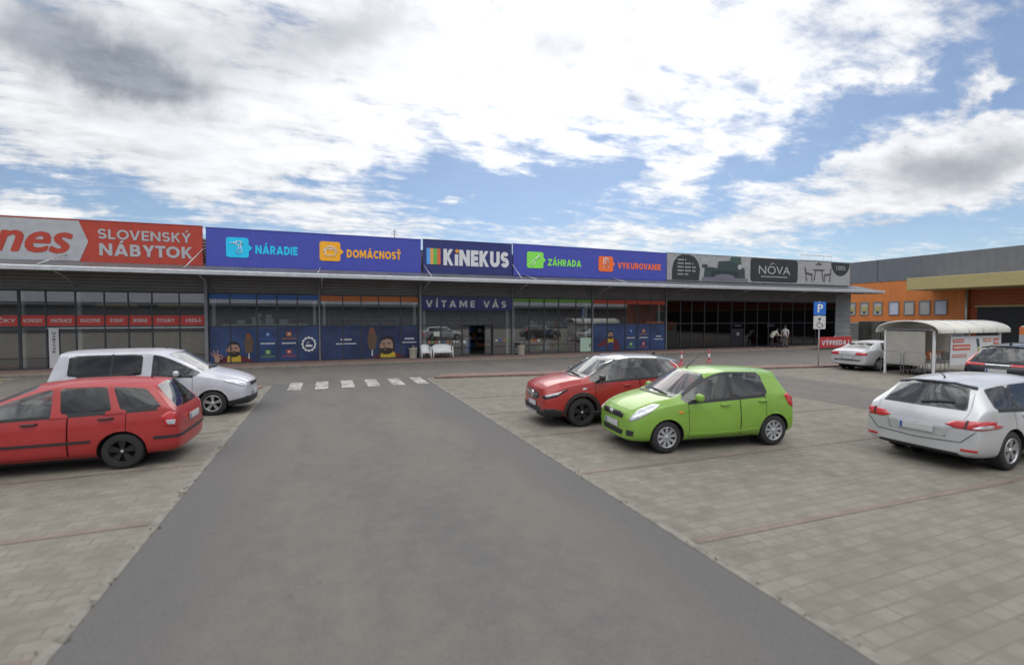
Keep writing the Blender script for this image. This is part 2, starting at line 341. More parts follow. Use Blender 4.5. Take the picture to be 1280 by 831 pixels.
def heavy_word(mb, text, x0, x1, z0, cap, y, t=.235, mi=0, gap=.11):
    """heavy sans capitals drawn as strokes of constant weight, spanning x0..x1 on baseline z0"""
    h = t / 2
    def arc(cx, cy, rx, ry, a0, a1, n=12): return [(cx + rx * cos(radians(a0 + (a1 - a0) * k / n)), cy + ry * sin(radians(a0 + (a1 - a0) * k / n))) for k in range(n + 1)]
    ry = (.5 - h) / 2
    def bowl(w, lo, hi, x=0.0):
        r = (hi - lo) / 2; return [(x, hi), (w - h - r * .9, hi)] + arc(w - h - r * .9, (lo + hi) / 2, r * .9, r, 90, -90, 10) + [(x, lo)]
    G = {
        'I': (t, [[(h, -.1), (h, 1.1)]]), 'i': (t * 1.0, [[(h, -.1), (h, .70)]]),
        'N': (.80, [[(h, -.1), (h, 1.1)], [(.80 - h, -.1), (.80 - h, 1.1)], [(h - .03, 1.05), (.80 - h + .03, -.05)]]),
        'M': (1.0, [[(h, -.1), (h, 1.1)], [(1 - h, -.1), (1 - h, 1.1)], [(h - .02, 1.08), (.5, .28), (1 - h + .02, 1.08)]]),
        'E': (.58, [[(h, -.1), (h, 1.1)], [(0, 1 - h), (.58, 1 - h)], [(0, .5), (.54, .5)], [(0, h), (.58, h)]]),
        'D': (.76, [[(h, -.1), (h, 1.1)], [(0, 1 - h), (.34, 1 - h)] + arc(.34, .5, .42 - h, .5 - h, 90, -90) + [(0, h)]]),
        'O': (.92, [arc(.46, .5, .46 - h, .5 - h, 0, 360, 26)]), 'C': (.76, [arc(.46, .5, .46 - h, .5 - h, 48, 312, 20)]),
        'S': (.66, [arc(.33, .5 + ry, .33 - h, ry, 22, 270, 14)[:-1] + arc(.33, .5 - ry, .33 - h, ry, 90, -158, 14)]),
        'T': (.66, [[(.33, -.1), (.33, 1 - t)], [(0, 1 - h), (.66, 1 - h)]]), 'L': (.54, [[(h, -.1), (h, 1.1)], [(0, h), (.54, h)]]),
        'R': (.70, [[(h, -.1), (h, 1.1)], bowl(.68, .42, 1 - h), [(.34, .46), (.70 - h * .8, -.1)]]), 'P': (.66, [[(h, -.1), (h, 1.1)], bowl(.66, .40, 1 - h)]),
        'B': (.68, [[(h, -.1), (h, 1.1)], bowl(.64, .52, 1 - h), bowl(.68, h, .52)]),
        'K': (.76, [[(h, -.1), (h, 1.1)], [(h, .34), (.76 - h * .9, 1.1)], [(.28, .58), (.76 - h * .7, -.1)]]),
        'Y': (.80, [[(h * .7, 1.1), (.40, .42), (.80 - h * .7, 1.1)], [(.40, .46), (.40, -.1)]]), 'V': (.84, [[(h * .7, 1.1), (.42, -.02), (.84 - h * .7, 1.1)]]),
        'A': (.88, [[(h * .7, -.1), (.44, 1.02), (.88 - h * .7, -.1)], [(.22, .27), (.66, .27)]]),
        'U': (.76, [[(h, 1.1), (h, .38)] + arc(.38, .38, .38 - h, .38 - h, 180, 360) + [(.76 - h, 1.1)]]), 'J': (.5, [[(.5 - h, 1.1), (.5 - h, .30)] + arc(.22, .30, .28 - h, .30 - h, 0, -130, 8)]),
        'Z': (.70, [[(0, 1 - h), (.70 - h * .6, 1 - h), (h * .6, h), (.70, h)]]), 'H': (.78, [[(h, -.1), (h, 1.1)], [(.78 - h, -.1), (.78 - h, 1.1)], [(h, .5), (.78 - h, .5)]])}
    ACC = {'Á': 'A', 'Ý': 'Y', 'Í': 'I', 'Ť': 'T'}
    def clip(poly, lo, hi):
        for lim, sg in ((lo, 1), (hi, -1)):
            out = []
            for p, q in zip(poly, poly[1:] + poly[:1]):
                ip, iq = (p[1] - lim) * sg >= 0, (q[1] - lim) * sg >= 0
                if ip: out.append(p)
                if ip != iq: k = (lim - p[1]) / (q[1] - p[1]); out.append((p[0] + (q[0] - p[0]) * k, lim))
            poly = out
            if not poly: break
        return poly
    polys = []; x = 0.0; lay = [0]; prev = ' '
    def stroke(pts, ox, th, lo, hi):
        pts = [p for i, p in enumerate(pts) if i == 0 or hypot(p[0] - pts[i - 1][0], p[1] - pts[i - 1][1]) > 1e-5]
        n = len(pts); off = []
        for i in range(n):
            d0 = Vector(pts[i]) - Vector(pts[max(i - 1, 0)]); d1 = Vector(pts[min(i + 1, n - 1)]) - Vector(pts[i])
            if i == 0: d0 = d1
            if i == n - 1: d1 = d0
            if n > 2 and hypot(pts[0][0] - pts[-1][0], pts[0][1] - pts[-1][1]) < 1e-6 and i in (0, n - 1): d0, d1 = Vector(pts[-1]) - Vector(pts[-2]), Vector(pts[1]) - Vector(pts[0])
            d0.normalize(); d1.normalize(); m = Vector((-(d0 + d1).y, (d0 + d1).x)).normalized(); k = max(.32, m.dot(Vector((-d1.y, d1.x)))); off.append(m * (th / 2 / k))
        lay[0] += 1
        for i in range(n - 1):
            q = clip([(pts[i][0] + off[i].x, pts[i][1] + off[i].y), (pts[i][0] - off[i].x, pts[i][1] - off[i].y), (pts[i + 1][0] - off[i + 1].x, pts[i + 1][1] - off[i + 1].y), (pts[i + 1][0] + off[i + 1].x, pts[i + 1][1] + off[i + 1].y)], lo, hi)
            if len(q) > 2: polys.append(([(px + ox, py) for px, py in q], lay[0]))
    for ch in text:
        if ch == ' ': x += .45; prev = ' '; continue
        if prev in 'AÁVYÝTŤK' and ch in 'AÁVYÝTŤO' or prev in 'O' and ch in 'VY': x -= .07
        prev = ch
        w, st = G[ACC.get(ch, ch)]; lay[0] = 0
        for s in st: stroke(s, x, t * (.84 if len(s) == 2 and abs(s[0][0] - s[1][0]) > .1 and abs(s[0][1] - s[1][1]) > .3 else 1), 0, 1)
        if ch in 'ÁÝÍ': stroke([(w / 2 - .05, 1.07), (w / 2 + .12, 1.31)], x, t * .72, 0, 2)
        if ch == 'Ť': stroke([(w / 2 - .19, 1.30), (w / 2, 1.13), (w / 2 + .19, 1.30)], x, t * .6, 0, 2)
        x += w + gap
    x -= gap; s = (x1 - x0) / x
    for pts, k in polys: mb.poly([(x0 + px * s, y - k * .0006, z0 + pz * cap) for px, pz in (pts if sum(pts[i][0] * pts[(i + 1) % len(pts)][1] - pts[(i + 1) % len(pts)][0] * pts[i][1] for i in range(len(pts))) > 0 else pts[::-1])], mi)
    return lambda px: x0 + px * s

def rrect(x0, x1, z0, z1, r, n=5):
    pts = []
    for cx, cz, a in ((x1 - r, z1 - r, 0), (x0 + r, z1 - r, 90), (x0 + r, z0 + r, 180), (x1 - r, z0 + r, 270)):
        for k in range(n + 1):
            t = radians(a + 90 * k / n); pts.append((cx + r * cos(t), cz + r * sin(t)))
    return pts
def ell(cx, cz, rx, rz, n=20, a0=0, a1=360):
    full = abs(a1 - a0) >= 360
    return [(cx + rx * cos(radians(a0 + (a1 - a0) * k / (n if full else n - 1))), cz + rz * sin(radians(a0 + (a1 - a0) * k / (n if full else n - 1)))) for k in range(n)]
# ================================================================== GROUND
def sheet(name, pts, z, m, kind='structure'):
    mb = MB(); mb.poly([(x, y, z) for x, y in pts]); return tag(mb.build(name, m), kind=kind)
M_PAV = pavers('concrete_pavers', (.188, .173, .145)); M_RED = pavers('red_pavers', (.195, .157, .134), True)
M_ASP = asphalt('asphalt', (.128, .122, .112), .885); M_ASP2 = asphalt('asphalt_lane', (.130, .121, .110))
M_PAVE = pavers('pavement_pavers', (.225, .155, .135), True)
M_KERB = mat('kerb_concrete', (.185, .173, .149), .9, var=.25, scale=6, bump=.3)
sheet('ground', [(-900, -900), (900, -900), (900, 900), (-900, 900)], 0, M_PAV)
sheet('road', [(-1.95, -14), (3.72, -14), (3.72, 19.62), (-1.95, 19.62)], .004, M_ASP)
sheet('lane', [(-45, 19.5), (-1.95, 19.62), (3.72, 19.62), (4.6, 20.3), (26, 17.0), (60, 12.0), (60, 25.95), (-45, 25.95)], .008, M_ASP2)
sheet('aisle', [(13.9, -14), (18.25, -14), (18.25, 15.3), (13.9, 15.9)], .004, M_ASP2)
mb = MB()
mb.prism_z([(-45, 25.95), (43.6, 25.95), (43.6, 28.5), (-45, 28.5)], 0, .12)
tag(mb.build('pavement', M_PAVE), kind='structure')
mb = MB(); mb.box(-45, 43.75, 25.83, 25.947, 0, .124); tag(mb.build('kerb', M_KERB, bevel=.015), kind='structure')
mb = MB(); mb.prism_z([(4.05, 19.35), (26, 16.1), (26.2, 16.95), (4.75, 20.15)], 0, .09)
mb.prism_z([(-45, 18.7), (-2.25, 18.85), (-2.25, 19.4), (-45, 19.4)], 0, .05); tag(mb.build('kerb_island', M_PAVE, bevel=.02), kind='structure')
mb = MB(); mb.box(3.724, 3.83, -14, 19.3, -.05, .012); mb.box(-2.06, -1.954, -14, 18.8, -.05, .012); tag(mb.build('road_edging', M_KERB, bevel=.006), kind='structure')
def worn_paint(name, col, under):
    m = mat(name, col, .7, var=0); N = NT(m.node_tree); b = N.n['Principled BSDF']; tc = N.node('ShaderNodeTexCoord').outputs['Object']
    n = N.add(N.mul(N.noise(tc, 2.0, 5, .6), .5), N.mul(N.noise(tc, 24, 5, .7), .5))
    N.put(b.inputs['Base Color'], N.mix(N.smooth(n, .40, .56), tuple(col) + (1,), tuple(under) + (1,))); return m
M_WPAINT = worn_paint('worn_white_paint', (.55, .54, .51), (.2, .19, .18)); M_YPAINT = worn_paint('worn_yellow_paint', (.55, .43, .10), (.22, .20, .15))
mb = MB()
for k in range(6):
    x = -1.36 + k * .90; mb.poly([(x, 17.95, .014), (x + .44, 17.9, .014), (x + .44, 19.95, .014), (x, 20.0, .014)])
tag(mb.build('crosswalk', M_WPAINT), kind='structure')
mb = MB()
for x, y, w, d in ((-17, 24.0, 5.2, .35), (-17, 25.2, 5.0, .35), (-15.6, 24.5, 2.6, .35)):
    mb.poly([(x, y, .014), (x + w, y, .014), (x + w, y + d, .014), (x, y + d, .014)])
tag(mb.build('yellow_marking', M_YPAINT), kind='structure')
mb = MB()
for k in range(-4, 5):
    y = 4.14 + 2.53 * k; mb.poly([(3.85, y, .006), (13.85, y - .33, .006), (13.85, y - .23, .006), (3.85, y + .10, .006)])
    y = 6.95 + 2.53 * k
    if y < 18.5: mb.poly([(-9, y - .10, .006), (-2.08, y, .006), (-2.08, y + .10, .006), (-9, y, .006)])
tag(mb.build('bay_lines', M_RED), kind='structure')

# ================================================================== SHOP BUILDING
YG = 28.4
M_CLAD = ribbed('grey_cladding', (.20, .20, .205), .16, 2, .5, .2, .03)
M_CLADW = ribbed('grey_wall_panel', (.26, .275, .285), .5, 2, .5, .1, .012)
M_ROOFM = ribbed('canopy_sheet', (.15, .155, .165), .25, 0, .45, .4, .03)
M_SOFF = ribbed('canopy_soffit', (.13, .13, .135), .30, 0, .6, .1, .02)
M_SILV = mat('silver_gutter', (.54, .555, .58), .42, .5, var=.1)
M_STEEL = mat('grey_steel', (.23, .24, .26), .5, .3, var=.1)
M_DKFR = mat('dark_frame', (.055, .06, .07), .45, .2, var=.1)
M_GALV = mat('galvanised', (.55, .56, .57), .42, .6, var=.15, scale=12)
M_PALE = mat('pale_column', (.62, .66, .63), .6, var=.08)
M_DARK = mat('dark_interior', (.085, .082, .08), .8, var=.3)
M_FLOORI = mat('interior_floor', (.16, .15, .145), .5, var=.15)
G_SHOP = glass('shop_glass', (.82, .85, .85), .015, 2.9, .045)
G_NOVA = glass('tinted_shop_glass', (.36, .37, .40), .02, 1.75)
M_FILM = mat('blue_window_film', (.027, .058, .165), .35, var=.32, scale=.7, coat=.5)
M_FILM2 = mat('dark_blue_window_film', (.022, .042, .125), .35, var=.32, scale=.7, coat=.5)
FL = lambda n, c, r=.5: mat(n, c, r, var=.04)
M_WHITE = FL('white_print', (.78, .78, .78)); M_SHEET = FL('offwhite_print', (.60, .61, .63))
C_BLUE, C_ORNG, C_GREEN, C_RED = FL('strip_blue', (.04, .13, .42)), FL('strip_orange', (.55, .17, .045)), FL('strip_green', (.15, .36, .05)), FL('strip_red', (.52, .07, .035))

shop = thing('retail_building', 'long low grey retail building with a full-width canopy over glazed shop fronts', 'building', (14, 28.5, 0))
mb = MB(); mb.box(-30, 43.3, 28.45, 28.8, 3.78, 6.55); mb.build('upper_cladding', M_CLAD, shop)
mb = MB(); mb.box(41.35, 43.3, 28.38, 28.446, 0.1, 4.6); mb.box(43.0, 43.3, 28.81, 62, 0, 6.55); mb.box(-30, -29.8, 28.81, 62, 0, 6.55); mb.box(-30, 43.3, 62.01, 62.2, 0, 6.55)
mb.build('side_wall', M_CLADW, shop)
mb = MB(); mb.box(-29.79, 42.99, 28.81, 62, 6.1, 6.3); mb.build('roof', M_SOFF, shop)
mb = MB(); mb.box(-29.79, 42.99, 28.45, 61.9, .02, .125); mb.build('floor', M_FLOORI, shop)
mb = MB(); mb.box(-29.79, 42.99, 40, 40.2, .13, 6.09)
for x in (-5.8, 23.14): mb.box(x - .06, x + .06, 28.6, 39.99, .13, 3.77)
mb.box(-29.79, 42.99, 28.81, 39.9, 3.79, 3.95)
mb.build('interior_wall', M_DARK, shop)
# canopy: sloped sheet from the gutter up to the sign feet, dark soffit below, silver gutter along the edge
mb = MB(); X0, X1 = -30, 43.9
mb.prism_x([(26.12, 4.72), (28.449, 5.30), (28.449, 5.20), (26.12, 4.62)], X0, X1); mb.build('canopy_roof', M_ROOFM, shop)
mb = MB(); mb.prism_x([(26.2, 4.60), (28.449, 4.66), (28.449, 4.56), (26.2, 4.50)], X0, X1 - .02); mb.build('canopy_soffit', M_SOFF, shop)
mb = MB(); mb.prism_x([(26.0, 4.535), (26.0, 4.715), (26.03, 4.74), (26.115, 4.74), (26.115, 4.535)], X0 - .01, X1 + .02); mb.build('gutter', M_SILV, shop, bevel=.012)
BAYS = [-11.13, -5.8, -.44, 5.12, 11.045, 16.94, 23.15]
for x in BAYS + [28.8, 34.8, 40.2]:
    mb = MB(); mb.tube([(x + .12, 28.3, 3.98), (x + .14, 27.6, 4.2), (x + .16, 26.9, 4.42), (x + .18, 26.2, 4.52)], .035, 8); mb.build('canopy_bracket', M_GALV, shop)
for x in (-5.8, 5.12):
    mb = MB(); mb.box(x - .07, x + .07, 28.16, 28.30, .121, 4.55); mb.build('column', M_STEEL, shop, bevel=.01)
for x in (-.44, 11.045, 16.94, 23.15):
    mb = MB(); mb.box(x - .035, x + .035, 28.30, 28.37, .121, 4.55); mb.build('column', M_STEEL, shop, bevel=.008)
for x in (-13.2, -11.1, -5.55, -.70, -.20, 4.85, 5.42, 10.8, 11.22, 16.6, 17.12, 22.75, 29.7):
    mb = MB(); mb.box(x - .08, x + .08, 28.62, 28.78, .126, 3.77); mb.build('inner_column', M_PALE, shop, bevel=.01)

def window(xs, zs, gm, fm=M_DKFR, skip=(), mull=.028, name='window', low_skip=()):
    """a glazed bay: frame with mullions at xs and rails at zs; the pane behind; skip = (col,row) cells without glass"""
    fr = MB(); y0, y1 = 28.36, 28.44
    for i, x in enumerate(xs):
        z0 = zs[0]
        if i in low_skip: z0 = zs[1]
        fr.box(x - mull, x + mull, y0, y1, z0, zs[-1])
    for z in zs:
        for i in range(len(xs) - 1):
            if z == zs[0] and (i, 0) in skip: continue
            fr.box(xs[i] + mull, xs[i + 1] - mull, y0 + .006, y1 - .006, z - .028, z + .028)
    f = fr.build(name, fm, shop)
    pn = MB()
    for i in range(len(xs) - 1):
        for j in range(len(zs) - 1):
            if (i, j) in skip: continue
            pn.box(xs[i] + mull, xs[i + 1] - mull, 28.395, 28.401, zs[j] + .028, zs[j + 1] - .028)
    pn.build('pane', gm, f); return f
ZS = [.15, 2.05, 3.76]
w1 = window([-5.74, -4.77, -3.52, -2.55, -1.56, -.48], ZS, G_SHOP)
w2 = window([-.40, .78, 1.76, 2.74, 3.98, 5.04], ZS, G_SHOP)
w3 = window([5.22, 6.38, 7.69, 8.7, 9.72, 11.0], [.15, 2.05, 2.98, 3.76], G_SHOP, skip=((2, 0), (3, 0)), low_skip=(3,))
w4 = window([11.09, 12.23, 13.3, 14.36, 15.67, 16.9], ZS, G_SHOP)
w5 = window([16.98, 18.16, 19.61, 20.63, 21.81, 23.1], ZS, G_SHOP)
wl = window([-13.15, -12.22, -11.13, -10.03, -9.09, -8.13, -6.99, -5.86], [.15, 2.07, 3.76], G_SHOP)
wl2 = window([-29, -27, -25, -23, -21, -19, -17, -15, -13.2], [.15, 2.07, 3.76], G_SHOP)
wn = window([23.21, 24.49, 25.54, 26.77, 28.08, 29.49, 30.82, 32.18, 33.41, 34.8, 36.13, 37.55, 38.9, 41.3], [.15, 2.05, 3.76], G_NOVA, skip=((7, 0),))
# sliding door leaves of the open entrance
for x in (7.74, 9.2):
    mb = MB()
    for a, b, c, d in ((x, x + .04, .15, 2.0), (x + .42, x + .46, .15, 2.0), (x + .04, x + .42, .15, .2), (x + .04, x + .42, 1.95, 2.0)): mb.box(a, b, 28.46, 28.50, c, d)
    o = mb.build('sliding_door', M_DKFR, shop); p = MB(); p.box(x + .04, x + .42, 28.477, 28.483, .2, 1.95); p.build('pane', G_SHOP, o)

def flat(name, pts, y, m, parent, th=.006):
    mb = MB(); mb.prism_y(pts, y - th, y); return mb.build(name, m, parent)
def rect(x0, x1, z0, z1): return [(x0, z0), (x1, z0), (x1, z1), (x0, z1)]
def cells(xs, z0, z1, g=.03):
    return [(a + g, b - g, z0, z1) for a, b in zip(xs[:-1], xs[1:])]
def panelset(name, xs, z0, z1, y, m, parent, g=.032):
    mb = MB()
    for a, b, c, d in cells(xs, z0, z1, g): mb.prism_y(rect(a, b, c, d), y - .006, y)
    return mb.build(name, m, parent)
X1s, X2s, X4s, X5s = [-5.74, -4.77, -3.52, -2.55, -1.56, -.48], [-.40, .78, 1.76, 2.74, 3.98, 5.04], [11.09, 12.23, 13.3, 14.36, 15.67, 16.9], [16.98, 18.16, 19.61, 20.63, 21.81, 23.1]
YF = 28.39
panelset('colour_strip', X1s, 3.46, 3.73, YF, C_BLUE, w1); panelset('colour_strip', X2s, 3.42, 3.73, YF, C_ORNG, w2)
panelset('colour_strip', X4s, 3.50, 3.73, YF, C_GREEN, w4); panelset('colour_strip', X5s, 3.44, 3.73, YF, C_RED, w5)
f1 = panelset('window_film', X1s, .18, 2.02, YF, M_FILM, w1); f2 = panelset('window_film', X2s, .18, 2.02, YF, M_FILM2, w2); f5 = panelset('window_film', X5s, .18, 2.02, YF, M_FILM, w5)
# red strip of small words on the furniture shop's glass
XL = [-29, -27, -25, -23, -21, -19, -17, -15, -13.15, -12.22, -11.13, -10.03, -9.09, -8.13, -6.99, -5.86]
rs = panelset('red_strip', XL, 2.13, 2.62, YF, FL('red_print', (.55, .055, .045)), wl, .018)
mb = MB(); mb.box(-12.2, -5.86, 28.37, 28.385, 2.0, 2.1); mb.build('white_rail', M_PALE, wl)
for wd, a, b in (('SEDAČKY', -14.7, -13.3), ('KOMODY', -13.03, -12.35), ('MATRACE', -12.05, -11.28), ('KUCHYNE', -10.95, -10.2), ('STENY', -9.83, -9.28), ('SKRINE', -8.92, -8.32), ('STOLÍKY', -7.95, -7.2), ('KRESLÁ', -6.72, -6.05)):
    mb = MB(); word(mb, wd, a, b, 2.29, .17, YF - .010, .02); mb.build('lettering', M_SHEET, rs)
# upright white board with a column of dark letters
flat('door_board', rect(-12.12, -11.76, .16, 2.0), 28.34, M_SHEET, wl, .02)
mb = MB()
for k, ch in enumerate('NÁBYTOK'): word(mb, ch, -11.99, -11.87, 1.74 - k * .145, .10, 28.31, .03)
mb.build('lettering', M_DKFR, wl)

# --- printed film: bearded man, icons, badge, words
SKIN, SKIN2 = FL('print_skin', (.42, .26, .20)), FL('print_skin_shade', (.30, .16, .11))
HAIR, YELL, PLAID, DENIM, GUN = FL('print_hair', (.028, .022, .022)), FL('print_yellow', (.55, .40, .04)), None, FL('print_denim', (.03, .05, .16)), FL('print_brown', (.13, .085, .055))
def plaid():
    m = mat('print_plaid', (.17, .03, .04), .5, var=0); N = NT(m.node_tree); b = N.n['Principled BSDF']; tc = N.node('ShaderNodeTexCoord').outputs['Object']
    ch = N.node('ShaderNodeTexChecker'); N.put(ch.inputs['Vector'], tc); ch.inputs['Scale'].default_value = 9
    ch.inputs['Color1'].default_value = (.22, .03, .035, 1); ch.inputs['Color2'].default_value = (.045, .015, .03, 1); N.l.new(ch.outputs[0], b.inputs['Base Color']); return m
PLAID = plaid()
def man(parent, cx, cz, s, body=False, turn=0.0, ok_hand=None, drill=None):
    """printed figure: cx,cz = middle of the face, s = half face width"""
    y = YF - .008; P = lambda pts: [(cx + a * s, cz + b * s) for a, b in pts]
    mb = MB(); k = [0]
    def add(pts, mi): k[0] += 1; mb.prism_y(pts, y - .0012 * k[0] - .001, y - .0012 * (k[0] - 1), mi)
    base = max(.19, cz - (4.6 if body else 2.3) * s)
    bz = (base - cz) / s
    add([(cx - 2.6 * s, base), (cx + 2.9 * s, base)] + P([(2.75, -1.9), (1.7, -1.35), (.9, -1.0), (-.8, -1.0), (-1.7, -1.5), (-2.5, -2.1)]) if not body else
        P([(-1.3, bz), (-1.5, -2.6), (-2.4, -3.2), (-4.0, -3.6), (-4.3, -2.9), (-3.0, -2.0), (-2.0, -1.2), (-.8, -1.0), (.9, -1.0), (1.9, -1.1), (2.7, -2.2), (3.4, -3.8), (3.0, bz), (1.2, bz)]), 4)
    add(P([(-.95, max(bz, -2.4)), (1.0, max(bz, -2.4)), (.95, -1.2), (.6, -.85), (-.6, -.85), (-.9, -1.2)]), 3)
    if body: add(P([(-.85, bz), (1.0, bz), (.9, -2.2), (-.8, -2.2)]), 5)
    add([(x, z) for x, z in ell(cx, cz, s * .95, s * 1.25, 22)], 2)                       # hair behind
    add([(x, z) for x, z in ell(cx + turn * s * .15, cz - .12 * s, s * .82, s * 1.02, 22)], 0)         # face
    add([(x, z) for x, z in ell(cx - .98 * s * (1 if turn <= 0 else -1), cz - .15 * s, s * .14, s * .26, 10)], 1)    # ear
    add(P([(-.86 + turn * .1, .35), (-.7, .95), (0, 1.2), (.7, .95), (.9, .30), (.6, .66), (-.1, .78), (-.6, .62)]), 2)     # fringe
    add([(cx + turn * s * .25 + s * .84 * cos(t), cz - .55 * s + s * .72 * sin(t)) for t in [pi + pi * i / 14 for i in range(15)]] + P([(.5 + turn * .25, -.42), (.1 + turn * .3, -.36), (-.45 + turn * .25, -.42)]), 2)   # beard
    for ex in (-.36, .36):
        ex += turn * .22
        add(P([(ex - .22, .16), (ex + .22, .16), (ex + .2, .27), (ex - .2, .27)]), 2); add([(x, z) for x, z in ell(cx + ex * s, cz, s * .11, s * .07, 8)], 2)
    add(P([(-.1 + turn * .35, .05), (.1 + turn * .35, .05), (.2 + turn * .4, -.28), (-.2 + turn * .4, -.28)]), 1)
    add(P([(-.26 + turn * .3, -.60), (.26 + turn * .3, -.60), (.2 + turn * .3, -.70), (-.2 + turn * .3, -.70)]), 1)
    if ok_hand:
        hx, hz, h = ok_hand
        for dx, dz, L, an in ((-.5, .2, 1.5, 128), (-.3, .35, 1.75, 106), (.0, .4, 1.6, 84)):
            a = radians(an); p0 = (hx + dx * h, hz + dz * h); p1 = (p0[0] + L * h * cos(a), p0[1] + L * h * sin(a)); wv = (-sin(a) * h * .17, cos(a) * h * .17)
            add([(p0[0] - wv[0], p0[1] - wv[1]), (p1[0] - wv[0] * .7, p1[1] - wv[1] * .7), (p1[0] + wv[0] * .7, p1[1] + wv[1] * .7), (p0[0] + wv[0], p0[1] + wv[1])], 0)
        add(ell(hx, hz, .62 * h, .75 * h, 14), 0); add(ell(hx + .72 * h, hz + .3 * h, .55 * h, .6 * h, 16), 0); add(ell(hx + .75 * h, hz + .32 * h, .30 * h, .34 * h, 12), 4)
        add([(hx - .5 * h, hz - 1.8 * h if hz - 1.8 * h > .19 else .19), (hx + .5 * h, .19 if hz - 1.8 * h < .19 else hz - 1.8 * h), (hx + .5 * h, hz - .4 * h), (hx - .5 * h, hz - .4 * h)], 0)
    if drill:
        x, z, h = drill
        add([(x - .5 * h, z - 1.6 * h), (x + .5 * h, z - 1.5 * h), (x + .75 * h, z + .3 * h), (x + .55 * h, z + 1.2 * h), (x - .5 * h, z + 1.3 * h), (x - .75 * h, z + .2 * h)], 6)
        add(ell(x - .05 * h, z + 1.45 * h, .42 * h, .5 * h, 12), 7); add([(x - .12 * h, z - 2.6 * h), (x + .1 * h, z - 2.6 * h), (x + .07 * h, z - 1.6 * h), (x - .07 * h, z - 1.6 * h)], 8)
    return mb.build('printed_figure', [SKIN, SKIN2, HAIR, YELL, PLAID, DENIM, GUN, FL('print_rust', (.24, .085, .05)), M_SHEET], parent)
man(f1, -4.62, .86, .33, ok_hand=(-5.38, .42, .2), drill=(-3.92, 1.12, .30))
man(f2, 3.24, .93, .44, turn=-1.0, drill=(2.36, 1.25, .36))
man(f5, 18.42, 1.30, .24, body=True)
def icon4(parent, xs, zt, zb, s, tz):
    for m, x, z in ((C_BLUE, xs[0], zt), (C_ORNG, xs[1], zt), (C_GREEN, xs[0], zb), (C_RED, xs[1], zb)):
        o = flat('icon', rrect(x - s, x + s, z - s, z + s, s * .3, 3), YF - .008, m, parent)
        mb = MB(); mb.prism_y(ell(x, z, s * .45, s * .45, 10), YF - .020, YF - .0145); mb.prism_y(rect(x - .34, x + .34, z - s - .14, z - s - .10), YF - .020, YF - .0145, 1); mb.build('mark', [M_SHEET, m], o)
    mb = MB()
    for x in xs: 
        for k in range(7): mb.prism_y(rect(x - .34 + k * .1, x - .28 + k * .1, tz, tz + .085), YF - .02, YF - .012)
    mb.build('lettering', M_WHITE, parent)
icon4(f1, (-3.02, -1.99), 1.62, .66, .12, 1.08); icon4(f5, (20.12, 21.2), 1.55, .62, .12, 1.02)
mb = MB()
for a, b, z, h in ((.95 - .3, .95 + .3, 1.22, .09), (.9 - .5, .9 + .6, 1.0, .06), (4.5 - .28, 4.5 + .28, 1.22, .09), (4.5 - .42, 4.5 + .42, 1.02, .06)):
    n = max(4, int((b - a) / .09)); 
    for k in range(n): mb.prism_y(rect(a + (b - a) * k / n, a + (b - a) * (k + .72) / n, z, z + h), YF - .016, YF - .008)
mb.build('lettering', M_WHITE, f2)
mb = MB()
for a, b, z, h in ((22.3, 22.75, 1.1, .08), (22.15, 22.9, .9, .055)):
    n = int((b - a) / .09)
    for k in range(n): mb.prism_y(rect(a + (b - a) * k / n, a + (b - a) * (k + .72) / n, z, z + h), YF - .016, YF - .008)
mb.build('lettering', M_WHITE, f5)
# scalloped round badge
mb = MB(); c = (-1.0, 1.05)
o1 = [(c[0] + (.36 + .03 * cos(12 * t)) * cos(t), c[1] + (.40 + .03 * cos(12 * t)) * sin(t)) for t in [2 * pi * k / 72 for k in range(72)]]
mb.prism_y(o1, YF - .014, YF - .008, 0); mb.prism_y(ell(c[0], c[1], .28, .31, 32), YF - .02, YF - .0145, 1)
mb.prism_y(rrect(-1.17, -.82, .90, 1.02, .05), YF - .026, YF - .021, 0); mb.prism_y(ell(-1.05, 1.13, .1, .09, 12), YF - .026, YF - .021, 2)
mb.build('round_badge', [M_WHITE, M_FILM2, M_STEEL], f1)
# small squares on the entrance glass, notices, mint poster, dark door posters
cols = [C_ORNG, C_GREEN, C_RED, M_SHEET, C_BLUE, C_ORNG, FL('sticker_brown', (.2, .14, .11)), M_SHEET, M_SHEET]
for k, m in enumerate(cols): x = 5.62 + k * .205 + (.1 if k > 3 else 0); flat('sticker', rect(x, x + .12, .97, 1.10), YF, m, w3)
for k, m in enumerate((M_SHEET, C_BLUE, C_ORNG, C_GREEN)): x = 9.9 + k * .26; flat('sticker', rect(x, x + .14, 1.0, 1.12), YF, m, w3)
flat('notice', rect(5.95, 6.3, 1.38, 1.66), YF, FL('notice_paper', (.62, .66, .58)), w3)
flat('door_notice', rect(7.80, 8.0, .9, 1.1), 28.46, M_SHEET, w3)
mint = flat('poster', rect(16.02, 16.86, .17, 1.12), YF, FL('poster_mint', (.45, .62, .50)), w4)
flat('mark', [(16.72, .5), (16.80, .42), (16.83, .62), (16.78, .78), (16.73, .66)], YF - .008, M_DKFR, mint)
for k, m in enumerate((C_ORNG, C_RED, M_SHEET, GUN)): flat('sticker', rect(12.35 + k * .24, 12.5 + k * .24, .95, 1.08), YF, m, w4)
for x in (30.0, 33.5):
    dp = flat('door_film', rect(x - .62 + .7, x + .55 + .0, .3, 1.72) if x > 31 else rect(29.56, 30.72, .3, 1.62), YF, FL('black_print', (.012, .012, .02)), wn) if x < 31 else None
    mb = MB(); word(mb, 'NOVA', x - .35 + .15, x + .4 + .15, 1.78, .14, YF - .012, 0.0); mb.build('lettering', M_STEEL, wn)
    if dp: flat('mark', ell(30.14, 1.2, .16, .16, 14), YF - .014, M_STEEL, dp)

